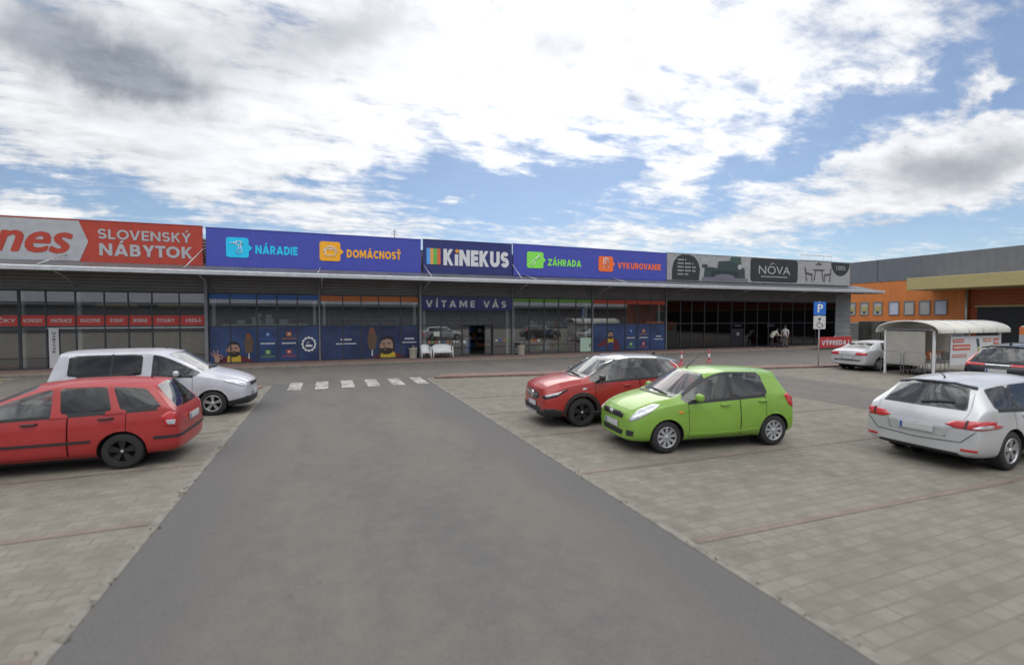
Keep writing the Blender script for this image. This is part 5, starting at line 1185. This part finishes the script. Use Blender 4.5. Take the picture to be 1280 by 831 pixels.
def bin_(label, x, y, w=.24):
    t = thing('litter_bin', label, 'litter bin', (x, y, .12))
    mb = MB(); mb.lathe([(0, .122), (w * .86, .122), (w * .9, .16), (w, .66), (w * 1.06, .68), (w * 1.06, .74), (w * .9, .745), (w * .88, .6), (0, .6)], 20, (x, y, 0)); mb.build('bin_body', M_BEIGE, t)
    mb = MB(); mb.lathe([(w * .9, .735), (w * .86, .86), (w * .6, .9), (0, .9)], 20, (x, y, 0)); mb.build('bin_lid', M_GBLK, t)
bin_('beige stone litter bin in front of the dark blue window film', 4.62, 27.9); bin_('beige stone litter bin in front of the glazing right of the entrance', 11.46, 27.9)
t = thing('white_cabinet', 'white low cabinet behind the glass right of the entrance', 'cabinet', (11.62, 29.1, .125))
mb = MB(); mb.box(11.3, 12.0, 28.85, 29.3, .13, .92); mb.build('carcass', M_PALE, t, bevel=.01); mb = MB(); mb.box(11.33, 11.97, 28.83, 28.848, .55, .86); mb.build('front_panel', M_GBLK, t)
# goods inside the shop
M_GOODW = mat('carton_pale', (.50, .55, .52), .8, var=.1); M_CARD = mat('carton_brown', (.32, .22, .13), .85, var=.15); M_SHELF = mat('shelf_grey', (.24, .25, .26), .6, var=.1)
t = thing('display_platform', 'pale raised display platform behind the upper left glass', 'platform', (-3.3, 29.4, .13))
mb = MB(); mb.box(-5.3, -1.1, 29.0, 30.4, 2.0, 2.16); mb.build('deck', M_GOODW, t)
for x in (-5.2, -3.2, -1.25):
    for y in (29.1, 30.25): mb = MB(); mb.box(x, x + .1, y, y + .1, .13, 1.998); mb.build('leg', M_SHELF, t)
q = 0
for x, w, z, h in ((-4.55, .34, 2.165, .22), (-3.85, .42, 2.165, .18), (-3.86, .36, 2.35, .2), (-3.2, .38, 2.165, .3), (-3.19, .30, 2.47, .22), (-2.5, .4, 2.165, .24), (-3.68, .3, 2.555, .2)):
    mb = MB(); mb.box(x, x + w, 29.1, 29.1 + w * .8, z, z + h); o = mb.build('carton', M_GOODW, bevel=.004)
    o.location = (0, 0, 0); tag(o, 'pale carton stacked on the raised display platform', 'box', 'pale cartons on the display platform')
random.seed(3)
for k, (x, y, ln) in enumerate(((1.0, 31.5, 3.2), (13.0, 30.2, 3.0), (14.0, 33.5, 3.6), (8.0, 35.5, 4.2), (-3, 33, 3), (18.5, 31, 3.0))):
    t = thing('store_shelf', 'grey store shelf of mixed goods inside the dark shop, ' + ('behind the orange topped windows', 'nearest the green topped windows', 'deeper behind the green topped windows', 'facing the open entrance', 'behind the blue topped windows', 'behind the red topped windows')[k], 'shelf', (x, y, .13))
    mb = MB()
    for z in (.2, .75, 1.3, 1.85, 2.4): mb.box(x, x + ln, y, y + .5, z, z + .04)
    for xx in (x - .05, x + ln): mb.box(xx, xx + .05, y, y + .5, .13, 2.6)
    mb.build('rack', M_SHELF, t)
    gm = [M_CARD, M_GOODW, C_RED, C_ORNG, C_GREEN, C_BLUE, M_SHEET, M_DARK]
    mb = MB()
    for z in (.24, .79, 1.34, 1.89):
        xx = x + .05
        while xx < x + ln - .3:
            w = random.uniform(.14, .42); mb.box(xx, xx + w * .92, y - .01 + random.uniform(0, .1), y + .45, z + .002, z + random.uniform(.18, .42), random.randrange(8)); xx += w
    mb.build('goods', gm, t)
t = thing('blue_stand', 'blue upright display stand just inside the open entrance', 'display stand', (8.55, 30.2, .13))
mb = MB(); mb.box(8.35, 8.75, 30.0, 30.35, .13, .22); mb.build('base', M_GBLK, t); mb = MB(); mb.box(8.38, 8.72, 30.04, 30.3, .222, 1.1); mb.build('column', C_BLUE, t, bevel=.02); mb = MB(); mb.box(8.36, 8.74, 30.0, 30.32, 1.102, 1.16); mb.build('top', M_SHEET, t)
# sofas behind the tinted glass
for k, (x, m, lab) in enumerate(((24.6, M_SHELF, 'grey sofa behind the tinted glass, nearest the blue window film'), (27.2, C_RED, 'red sofa behind the tinted glass, left of the pale inner column'), (36.4, M_GOODW, 'pale sofa behind the tinted glass, right of the dark entrance'))):
    t = thing('sofa', lab, 'sofa', (x, 30, .13)); mb = MB(); mb.box(x, x + 1.9, 29.6, 30.4, .2, .5); mb.build('seat', m, t, bevel=.05); mb = MB(); mb.box(x, x + 1.9, 30.2, 30.5, .505, 1.0); mb.build('backrest', m, t, bevel=.05)
    for xx in (x - .2, x + 1.905): mb = MB(); mb.box(xx, xx + .19, 29.6, 30.5, .2, .72); mb.build('armrest', m, t, bevel=.05)

for k, (x, y, w, h, m, lab) in enumerate(((-8.9, 31, 1.8, 2.3, M_CARD, 'brown wardrobe inside the furniture shop, nearest the blue window film'), (-12.9, 30.6, 1.5, 2.2, M_DARK, 'dark wardrobe inside the furniture shop, left of the upright white board'))):
    t = thing('wardrobe', lab, 'wardrobe', (x, y, .13)); mb = MB(); mb.box(x, x + w, y, y + .6, .13, .13 + h); mb.build('carcass', m, t, bevel=.01)
    for q in (0, 1): mb = MB(); mb.box(x + .02 + q * w / 2, x + w / 2 - .01 + q * w / 2, y - .022, y - .002, .2, .08 + h); o = mb.build('door', m, t, bevel=.004); mb = MB(); mb.tube([(x + w / 2 - .08 + q * .16, y - .04, 1.0), (x + w / 2 - .08 + q * .16, y - .04, 1.3)], .012, 6); mb.build('handle', M_CHROME, o)
t = thing('dining_table', 'pale dining table inside the furniture shop behind the silver people carrier', 'table', (-10.6, 30, .13))
mb = MB(); mb.box(-11.6, -9.7, 29.6, 30.5, .84, .89); mb.build('tabletop', M_GOODW, t, bevel=.01)
for x in (-11.5, -9.8):
    for y in (29.7, 30.4): mb = MB(); mb.box(x - .035, x + .035, y - .035, y + .035, .13, .838); mb.build('leg', M_GOODW, t)
for k, (x0, x1) in enumerate(((-11.0, -9.3), (-8.4, -6.2))):
    t = thing('pendant_lamp', ('long yellow pendant lamp over the pale dining table', 'long yellow pendant lamp nearest the blue window film, inside the furniture shop')[k], 'lamp', ((x0 + x1) / 2, 30.3, 3.2))
    mb = MB(); mb.box(x0, x1, 30.2, 30.4, 3.05, 3.25); mb.build('lamp_shade', mat('lamp_shade_yellow', (.62, .47, .14), .7), t, bevel=.02)
    for x in (x0 + .2, x1 - .2): mb = MB(); mb.tube([(x, 30.3, 3.252), (x, 30.3, 3.789)], .01, 6); mb.build('cord', M_BLK, t)

# ================================================================== POSTS, SIGNS
M_REDP = mat('red_plastic', (.42, .09, .09), .45, var=.08)
for x, y, lab in ((17.8, 20.5, 'red and white marker post behind the grey roof'), (19.85, 20.65, 'red and white marker post behind the green hatchback')):
    t = thing('marker_post', lab, 'post', (x, y, .008))
    mb = MB(); mb.lathe([(0, .01), (.17, .01), (.17, .05), (.08, .07), (.06, .12)], 18, (x, y, 0)); mb.build('base', M_REDP, t)
    mb = MB(); mb.lathe([(.06, .12), (.055, .30)], 18, (x, y, 0), mi=0); mb.lathe([(.056, .30), (.053, .50)], 18, (x, y, 0), mi=1); mb.lathe([(.053, .50), (.05, .68), (.03, .71), (0, .71)], 18, (x, y, 0), mi=0); mb.build('shaft', [M_REDP, M_PLAS], t)
t = thing('parking_sign', 'blue and white parking sign on a thin grey pole', 'sign', (23.0, 16.6, .09))
R_ = Matrix.Translation((23.0, 16.6, 0)) @ Matrix.Rotation(radians(-35), 4, 'Z')
mb = MB(); mb.tube([(0, 0, .09), (0, 0, 3.32)], .032, 8); mb.xf(R_).build('pole', M_GALV, t)
mb = MB(); mb.prism_y(rrect(-.27, .27, 2.64, 3.30, .04), -.055, -.035); o = mb.xf(R_).build('blue_plate', FL('sign_traffic_blue', (.03, .16, .58), .4), t)
mb = MB(); word(mb, 'P', -.10, .14, 2.78, .40, -.06, .02); mb.xf(R_).build('lettering', M_WHITE, o)
mb = MB(); mb.prism_y(rrect(-.27, .27, 1.94, 2.60, .04), -.055, -.035); o = mb.xf(R_).build('white_plate', FL('sign_traffic_white', (.58, .58, .57), .45), t)
mb = MB(); mb.prism_y(ell(0, 2.45, .06, .06, 12), -.062, -.056); mb.tube([(-.02, -.06, 2.38), (0, -.06, 2.22), (.12, -.06, 2.2), (.16, -.06, 2.06)], .015, 6); mb.tube([(.06 + .13 * cos(radians(a)) - .05, -.06, 2.16 + .13 * sin(radians(a))) for a in range(120, 350, 20)], .012, 6); mb.xf(R_).build('pictogram', M_PRINT, o)
t = thing('sale_banner', 'red banner with pale capitals standing on the kerb by the grey end wall', 'banner', (36.8, 25.3, .12))
mb = MB(); mb.prism_y(rect(35.0, 38.7, .18, 1.0), 25.25, 25.29); mb.build('cloth', FL('banner_red', (.46, .035, .045), .6), t)
mb = MB(); heavy_word(mb, 'VÝPREDAJ', 35.3, 38.4, .36, .38, 25.24, .22); mb.build('lettering', M_SHEET, t)
for x in (35.05, 36.85, 38.65): mb = MB(); mb.tube([(x, 25.32, .02), (x, 25.32, 1.06)], .025, 6); mb.build('stake', M_GALV, t)

# ================================================================== ORANGE WAREHOUSE (face at X = 60)
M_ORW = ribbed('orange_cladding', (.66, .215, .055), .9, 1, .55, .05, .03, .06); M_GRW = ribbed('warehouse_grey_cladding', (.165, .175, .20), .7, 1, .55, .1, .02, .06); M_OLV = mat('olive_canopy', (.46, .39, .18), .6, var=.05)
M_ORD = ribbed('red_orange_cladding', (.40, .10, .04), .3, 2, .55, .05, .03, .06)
wh = thing('warehouse', 'orange warehouse with grey upper cladding and an olive canopy', 'building', (60, 20, 0))
mb = MB(); mb.box(60.1, 120, -30, 75, 6.62, 9.15); mb.box(60.0, 60.098, -30, 75, 6.62, 9.18); mb.build('upper_wall', M_GRW, wh)
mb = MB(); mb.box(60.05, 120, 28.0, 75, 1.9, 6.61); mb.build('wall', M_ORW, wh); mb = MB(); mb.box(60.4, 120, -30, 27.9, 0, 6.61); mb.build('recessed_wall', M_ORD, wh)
mb = MB(); mb.box(60.06, 119, 28.0, 75, 0, 1.89); mb.build('plinth', M_CLADW, wh)
mb = MB(); mb.box(55.6, 60.39, -30, 30.9, 5.28, 6.5); mb.build('canopy', M_OLV, wh, bevel=.03)
mb = MB(); mb.tube([(59.93, 27.95, .1), (59.93, 27.95, 5.27)], .10, 8); mb.build('downpipe', M_GALV, wh)
mb = MB(); mb.box(60.3, 60.398, -20, 27.25, .05, 3.5); mb.build('roller_door', ribbed('roller_door', (.035, .037, .04), .25, 2, .5, .1, .02), wh)
mb = MB(); mb.box(60.28, 60.398, -20.2, 27.45, 3.51, 3.68); mb.build('door_lintel', M_OLV, wh)
mb = MB(); mb.box(59.985, 59.999, 36.35, 36.41, 6.7, 9.1); mb.build('panel_joint', M_DKFR, wh)
M_BLIND, M_BLINDY, M_BLINDB = FL('window_blind_grey', (.46, .46, .44), .4), FL('window_poster_yellow', (.44, .40, .14), .5), FL('window_blind_white', (.56, .60, .72), .3)
for y0, y1, kind in ((29.65, 30.63, 2), (31.13, 32.01, 1), (32.61, 33.47, 1), (34.1, 35.0, 2), (35.84, 36.66, 3), (37.33, 38.15, 3), (38.8, 39.6, 3), (40.3, 41.1, 3)):
    mb = MB()
    for a, b, c_, d_ in ((y0 - .08, y0, 2.75, 4.3), (y1, y1 + .08, 2.75, 4.3), (y0, y1, 2.75, 2.83), (y0, y1, 4.2, 4.32)): mb.box(59.96, 60.045, a, b, c_, d_)
    f = mb.build('window', M_STEEL, wh); mb = MB(); mb.box(60.02, 60.047, y0, y1, 2.83, 4.2); mb.build('pane', [None, M_BLIND, M_BLINDB, M_BLIND][kind], f)
    if kind == 3:
        mb = MB(); mb.box(60.005, 60.018, y0 + .05, y1 - .05, 3.25, 3.75); mb.build('yellow_poster', M_BLINDY, f)
        mb = MB(); mb.box(60.0, 60.004, y0 + .25, y1 - .25, 2.95, 3.2); mb.build('poster_patch', M_DKFR, f)
# low grey yard wall, stacked goods under dark nets between the buildings
yw = thing('yard_wall', 'low grey slatted yard wall between the shop building and the orange warehouse', 'wall', (52, 36, 0))
mb = MB(); mb.box(46, 59.9, 36, 36.15, 0, 1.75); mb.build('panel', ribbed('yard_panel', (.20, .21, .22), .3, 2, .6, .1, .03), yw); mb = MB(); mb.box(45.9, 59.9, 35.95, 36.2, 1.752, 1.85); mb.build('coping', M_GALV, yw)
st_ = thing('pallet_stack', 'dark stack of wrapped pallets standing before the grey yard wall', 'pallets', (48.5, 30, 0))
for k in range(3): mb = MB(); mb.box(46.6 + k * 1.35, 47.8 + k * 1.35, 28.6, 29.8, .15, 2.15 - .3 * (k == 1)); mb.build('wrapped_load', mat('dark_wrap', (.06, .062, .055), .6, var=.4, scale=2, bump=.4), st_, bevel=.04); mb = MB(); mb.box(46.55 + k * 1.35, 47.85 + k * 1.35, 28.6, 29.8, 0, .148); mb.build('pallet', M_CARD, st_)

# ================================================================== TROLLEY SHELTER
M_POLY = mat('milky_sheet', (.60, .585, .52), .55, var=.06, scale=1.5, coat=.3); M_POLYW = mat('milky_panel', (.42, .40, .36), .6, var=.06)
sx0, sx1, sy0, sy1 = 23.62, 28.5, 12.05, 13.9; ze, zt = 1.93, 2.37
sh = thing('trolley_shelter', 'milky arched roof shelter for shopping trolleys', 'shelter', (26, 13, 0))
cy = (sy0 + sy1) / 2; hwy = (sy1 - sy0) / 2 + .28
arc = [(cy - hwy * cos(t), ze - .06 + (zt - ze + .06) * sin(t) ** .8) for t in [pi * k / 20 for k in range(21)]]
mb = MB(); n = len(arc); v = []
for x in (sx0 - .25, sx1 + .25): v += [(x, y, z) for y, z in arc] + [(x, y * .0 + cy + (y - cy) * .985, z - .02) for y, z in arc]
f = []
for k in range(n - 1): f += [(k, k + 1, 2 * n + k + 1, 2 * n + k), (n + k + 1, n + k, 3 * n + k, 3 * n + k + 1), (k + 1, k, n + k, n + k + 1), (2 * n + k, 2 * n + k + 1, 3 * n + k + 1, 3 * n + k)]
mb.add(v, f, 0, True); mb.build('roof', M_POLY, sh)
for k in range(6):
    x = sx0 - .2 + (sx1 - sx0 + .4) * k / 5; mb = MB(); mb.tube([(x, y, z + .006) for y, z in arc], .022, 6); mb.build('roof_rib', M_GALV, sh)
for x in (sx0, (sx0 + sx1) / 2, sx1):
    for y in (sy0, sy1): mb = MB(); mb.box(x - .04, x + .04, y - .04, y + .04, 0, ze + .04); mb.build('post', M_PLAS, sh, bevel=.006)
for y in (sy0, sy1): mb = MB(); mb.box(sx0 - .22, sx1 + .22, y - .03, y + .03, ze + .042, ze + .10); mb.build('eaves_beam', M_GALV, sh)
for x in (sx0, sx1): mb = MB(); mb.box(x - .03, x + .03, sy0 + .032, sy1 - .032, ze + .042, ze + .10); mb.build('end_beam', M_STEEL, sh)
mb = MB(); mb.box(sx0 - .012, sx0 + .012, sy0 + .32, sy1 - .045, .45, ze - .01); mb.build('end_panel', M_POLYW, sh)
mb = MB(); mb.box(sx0 + .05, sx1 - .05, sy1 - .012, sy1 + .012, .45, ze - .01); mb.build('back_panel', M_POLYW, sh)
ad = thing('advert_panel', 'white advert panel with red print hung along the trolley shelter side', 'sign', (26.2, 12.02, .5))
mb = MB(); mb.box(24.6, 28.3, 11.96, 11.985, .5, 1.72); mb.build('panel', M_SHEET, ad)
mb = MB(); y = 11.953
for a, b, z0, z1, m_ in ((24.75, 25.5, 1.45, 1.60, 0), (24.75, 26.0, 1.12, 1.36, 0), (24.75, 25.75, .82, .95, 1), (27.0, 27.6, 1.45, 1.6, 1), (27.8, 28.2, 1.3, 1.6, 0)):
    mb.prism_y(rect(a, b, z0, z1), y - .004, y, m_)
    for k in range(int((b - a) / .13)): mb.prism_y(rect(a + .05 + k * .13, a + .13 + k * .13, z0 + (z1 - z0) * .3, z0 + (z1 - z0) * .7), y - .010, y - .005, 2)
mb.prism_y([(26.45, 1.6), (26.62, 1.6), (26.72, 1.3), (26.58, 1.2)], y - .004, y, 3); mb.prism_y(ell(26.68, 1.1, .1, .12, 10), y - .004, y, 4)
mb.build('print', [FL('advert_red', (.55, .10, .05)), FL('advert_coral', (.52, .20, .13)), M_SHEET, FL('advert_navy', (.03, .07, .10)), M_BLINDY], ad)
hb = thing('hoarding', 'orange and grey hoarding beyond the dark sport utility car', 'hoarding', (36, 11.5, 0))
mb = MB(); mb.prism_x([(14.4, .3), (9.0, .3), (9.0, 1.55), (14.4, 1.55)], 36, 36.05); mb.build('grey_panel', FL('hoarding_grey', (.36, .38, .42)), hb)
mb = MB(); mb.prism_x([(14.4, 1.552), (9.0, 1.552), (9.0, 2.0), (14.4, 2.0)], 36, 36.05); mb.build('orange_panel', FL('hoarding_orange', (.60, .17, .05)), hb)
for y in (9.1, 11.7, 14.3): mb = MB(); mb.tube([(36.09, y, 0), (36.09, y, 2.05)], .04, 6); mb.build('post', M_GALV, hb)
mb = MB()
for y, z, r in ((13.4, 1.25, .5), (10.9, 1.0, .8)): mb.prism_x([(y - r, z - .16), (y + r, z - .16), (y + r, z + .16), (y - r, z + .16)], 35.985, 35.998)
mb.build('print', FL('advert_red', (.55, .10, .05)), hb)
# rails in front of the shelter's end
for k, (x, a, b) in enumerate(((23.25, 12.15, 12.95), (23.25, 13.05, 13.85))):
    t = thing('hoop_rail', ('low grey steel hoop at the shelter end, nearer the silver estate', 'low grey steel hoop at the shelter end, nearer the parking sign')[k], 'rail', (x, (a + b) / 2, 0))
    mb = MB(); mb.tube([(x, a, 0), (x, a, .95), (x, a + .1, 1.05), (x, b - .1, 1.05), (x, b, .95), (x, b, 0)], .018, 8); mb.build('hoop', M_STEEL, t); mb = MB(); mb.tube([(x, a, .55), (x, b, .55)], .014, 8); mb.build('crossbar', M_STEEL, t)
def trolley(x, y):
    t = thing('shopping_trolley', 'wire shopping trolley with an orange handle nested under the shelter', 'trolley', (x, y, 0), 0, 'nested shopping trolleys')
    B = lambda u, w, top: (x + (-.42 + u * (.86 if top else .72)) , y + w * (.27 if u < .5 else .2), .98 if top else .55)
    mb = MB()
    for n_ in range(9):
        u = n_ / 8
        for w in (-1, 1): mb.tube([B(u, w, 1), B(u, w, 0)], .005, 4)
    for h in range(5):
        k = h / 4
        for w in (-1, 1): mb.tube([Vector(B(0, w, 0)).lerp(Vector(B(0, w, 1)), k), Vector(B(1, w, 0)).lerp(Vector(B(1, w, 1)), k)], .006, 4)
        for u in (0, 1): mb.tube([Vector(B(u, -1, 0)).lerp(Vector(B(u, -1, 1)), k), Vector(B(u, 1, 0)).lerp(Vector(B(u, 1, 1)), k)], .006, 4)
    for n_ in range(7):
        w = -1 + n_ / 3; mb.tube([(x - .42, y + w * .27, .55), (x + .30, y + w * .2, .55)], .005, 4)
    mb.build('basket', M_GALV, t)
    mb = MB()
    for w in (-1, 1): mb.tube([(x - .5, y + w * .25, 1.02), (x - .38, y + w * .24, .5), (x - .36, y + w * .24, .14), (x + .42, y + w * .18, .16)], .014, 6)
    mb.build('frame', M_GALV, t)
    mb = MB(); mb.tube([(x - .5, y - .27, 1.03), (x - .5, y + .27, 1.03)], .022, 8); mb.build('handle', C_ORNG, t)
    mb = MB(); mb.box(x - .46, x - .445, y - .2, y + .2, .74, .98); mb.build('child_seat_flap', C_ORNG, t)
    for a, w in ((-.36, -.24), (-.36, .24), (.42, -.17), (.42, .17)): mb = MB(); mb.lathe([(0, -.015), (.055, -.015), (.06, 0), (.055, .015), (0, .015)], 12, (x + a, y + w, .063), 'y'); mb.build('wheel', M_BLK, t)
    return t
t0 = trolley(24.35, 12.55)
for k, (dx, dy) in enumerate(((.32, 0), (.64, 0), (.96, 0), (.1, .72), (.42, .72), (.74, .72))):
    c2 = copy_tree(t0); c2.location = (t0.location.x + dx, t0.location.y + dy, 0)

# ================================================================== PEOPLE by the dark entrance
def person(label, joints, radii, edges, loc, rz, hair, clothes):
    """one continuous skinned body; colour by height bands in the material"""
    t = thing('person', label, 'person', loc, rz)
    me = bpy.data.meshes.new('body'); me.from_pydata(joints, edges, []); o = bpy.data.objects.new('body', me); COL.objects.link(o)
    md = o.modifiers.new('skin', 'SKIN'); md.use_smooth_shade = True
    for i, r in enumerate(radii): me.skin_vertices[0].data[i].radius = r if isinstance(r, tuple) else (r, r); me.skin_vertices[0].data[i].use_root = (i == 0)
    sub = o.modifiers.new('s', 'SUBSURF'); sub.levels = 2; sub.render_levels = 2
    dg = bpy.context.evaluated_depsgraph_get(); dg.update(); m2 = bpy.data.meshes.new_from_object(o.evaluated_get(dg)); bpy.data.objects.remove(o)
    m2.name = 'body'; m2.materials.clear()
    for m in clothes['mats']: m2.materials.append(m)
    for p in m2.polygons:
        p.material_index = clothes['fn'](p.center); p.use_smooth = True
    b = bpy.data.objects.new('body', m2); COL.objects.link(b); b.parent = t
    mb = MB(); hx, hy, hz, hr = hair; mb.lathe([(hr * sin(a) * (.98), hr * 1.12 * cos(a)) for a in [pi * .66 * k / 8 for k in range(8, -1, -1)]], 16, (hx, hy, hz)); mb.build('hair', HAIR, t, world=False); return t
SK, SHIRT, CREAM, TAN, DARKT, SHOE = FL('skin', (.42, .26, .19)), FL('white_shirt', (.66, .64, .63), .8), FL('cream_jacket', (.50, .48, .43), .85), FL('tan_trousers', (.33, .24, .18), .85), FL('dark_trousers', (.03, .03, .04), .85), FL('shoe', (.05, .04, .04), .6)
def fingers(J, R_, E, i, d):
    """five short fingers from hand joint i; d = pointing direction"""
    h = Vector(J[i]); d = Vector(d)
    for k, (o, L_) in enumerate((((0, -.03, 0), .075), ((0, -.012, 0), .085), ((0, .008, 0), .08), ((0, .026, 0), .065), ((.03, -.03, .02), .05))):
        a = len(J); J.append(tuple(h + Vector(o) + d * .03)); J.append(tuple(h + Vector(o) * 1.2 + d * (.03 + L_ * .6) + Vector((.008, 0, 0)))); J.append(tuple(h + Vector(o) * 1.2 + d * (.03 + L_) + Vector((.02, 0, 0))))
        R_ += [.010, .009, .008]; E += [(i, a), (a, a + 1), (a + 1, a + 2)]
# standing: facing local +X
J = [(0, 0, .93), (0, 0, 1.12), (0, 0, 1.32), (0, 0, 1.44), (.015, 0, 1.52), (.03, 0, 1.60), (.02, 0, 1.70),
     (0, .10, .88), (.03, .11, .50), (-.02, .12, .09), (.14, .13, .04), (0, -.10, .88), (.05, -.11, .50), (.06, -.12, .09), (.22, -.13, .04),
     (0, .20, 1.38), (-.02, .25, 1.12), (.10, .24, .90), (.15, .23, .82), (0, -.20, 1.38), (-.02, -.25, 1.12), (.12, -.24, .92), (.17, -.23, .84)]
R1 = [(.15, .12), (.14, .11), (.165, .12), (.08, .08), .055, (.085, .09), (.07, .075), .095, .062, .045, .035, .095, .062, .045, .035, .065, .048, .035, .03, .065, .048, .035, .03]
E1 = [(0, 1), (1, 2), (2, 3), (3, 4), (4, 5), (5, 6), (0, 7), (7, 8), (8, 9), (9, 10), (0, 11), (11, 12), (12, 13), (13, 14), (2, 15), (15, 16), (16, 17), (17, 18), (2, 19), (19, 20), (20, 21), (21, 22)]
J1, Ra, Ea = list(J), list(R1), list(E1); fingers(J1, Ra, Ea, 18, (.4, 0, -.9)); fingers(J1, Ra, Ea, 22, (.4, 0, -.9))
person('person in a white shirt and tan trousers standing at the dark shop entrance', J1, Ra, Ea, (34.15, 27.45, .12), radians(200), (.02, 0, 1.66, .112),
       dict(mats=[SK, SHIRT, TAN, SHOE], fn=lambda c: 3 if c.z < .10 else 2 if c.z < .96 and abs(c.y) < .20 else 0 if c.z > 1.47 or (abs(c.y) > .19 and c.z < 1.12) else 1))
# leaning forward over a pram, cream jacket
J = [(0, 0, .90), (.14, 0, 1.05), (.32, 0, 1.20), (.41, 0, 1.27), (.47, 0, 1.32), (.53, 0, 1.37), (.57, 0, 1.45),
     (0, .10, .86), (.06, .11, .48), (-.04, .12, .09), (.12, .13, .04), (0, -.10, .86), (.0, -.11, .48), (-.14, -.12, .09), (.02, -.13, .04),
     (.34, .20, 1.24), (.42, .24, 1.0), (.60, .22, .96), (.68, .21, .97), (.34, -.20, 1.24), (.42, -.24, 1.0), (.60, -.22, .96), (.68, -.21, .97)]
J2, Rb, Eb = list(J), list(R1), list(E1); Rb[0] = (.16, .13); Rb[1] = (.17, .15); Rb[2] = (.18, .14); fingers(J2, Rb, Eb, 18, (.8, 0, -.2)); fingers(J2, Rb, Eb, 22, (.8, 0, -.2))
person('person in a cream jacket bending over a dark pram at the dark shop entrance', J2, Rb, Eb, (32.6, 27.4, .12), radians(-8), (.55, 0, 1.42, .112),
       dict(mats=[SK, CREAM, DARKT, SHOE], fn=lambda c: 3 if c.z < .10 else 2 if c.z < .82 and c.x < .3 else 0 if (c.x > .45 and c.z > 1.25) or c.x > .6 else 1))
pr = thing('pram', 'dark pram in front of the person in the cream jacket', 'pram', (33.55, 27.3, .12))
mb = MB(); mb.prism_y([(33.35, .50), (33.85, .50), (34.0, .75), (33.95, .95), (33.7, 1.02), (33.62, .76), (33.3, .74)], 27.1, 27.5); mb.build('carrycot', M_SEAT, pr, bevel=.05)
mb = MB()
for y in (27.12, 27.48): mb.tube([(33.28, y, 1.06), (33.45, y, .72), (33.9, y, .25)], .015, 6); mb.tube([(33.8, y, .52), (33.4, y, .25)], .015, 6)
mb.tube([(33.28, 27.12, 1.06), (33.28, 27.48, 1.06)], .018, 6); mb.build('frame', M_STEEL, pr)
for x in (33.4, 33.92):
    for y in (27.08, 27.52): mb = MB(); mb.lathe([(.06, -.02), (.12, -.02), (.13, 0), (.12, .02), (.06, .02)], 16, (x, y, .252), 'y'); mb.build('wheel', M_BLK, pr)

# ================================================================== what the shop windows mirror, behind the viewpoint
ob = thing('retail_building', 'long dark retail building across the car park, mirrored in the shop windows', 'building', (0, -42, 0))
mb = MB(); mb.box(-70, 90, -70, -42, 0, 7.2); mb.build('wall', M_CLAD, ob)
mb = MB(); mb.box(-70, 90, -41.99, -41.7, 5.0, 7.0); mb.build('sign_band', M_SHEET, ob); mb = MB(); mb.box(-70, 90, -41.98, -39.5, 4.5, 4.8); mb.build('canopy', M_STEEL, ob)
mb = MB(); mb.box(-70, 90, -41.98, -41.9, .3, 4.0); mb.build('glazing', M_STEEL, ob)

# weeds and moss in the joints along the road edging
random.seed(11); mb = MB()
for side_x, y0, y1, n in ((-1.985, 3.5, 18.5, 70), (3.76, 1.5, 19, 55)):
    for k in range(n):
        cx, cy = side_x + random.gauss(0, .03), random.uniform(y0, y1) if random.random() < .5 else y0 + (y1 - y0) * random.choice((.08, .13, .22, .3, .47, .6, .8)) + random.gauss(0, .12)
        for q in range(5):
            a_, l_ = random.uniform(0, 2 * pi), random.uniform(.015, .05); w_ = .006
            tx, ty = cx + l_ * .8 * cos(a_), cy + l_ * .8 * sin(a_)
            mb.poly([(cx - w_ * sin(a_), cy + w_ * cos(a_), .008), (cx + w_ * sin(a_), cy - w_ * cos(a_), .008), (tx, ty, .012 + l_ * random.uniform(.2, .8))])
tag(mb.build('weeds', mat('weed_green', (.085, .095, .035), .9, var=.4, scale=9)), 'small green weeds growing in the joints along the road edging', 'weeds', kind='stuff')
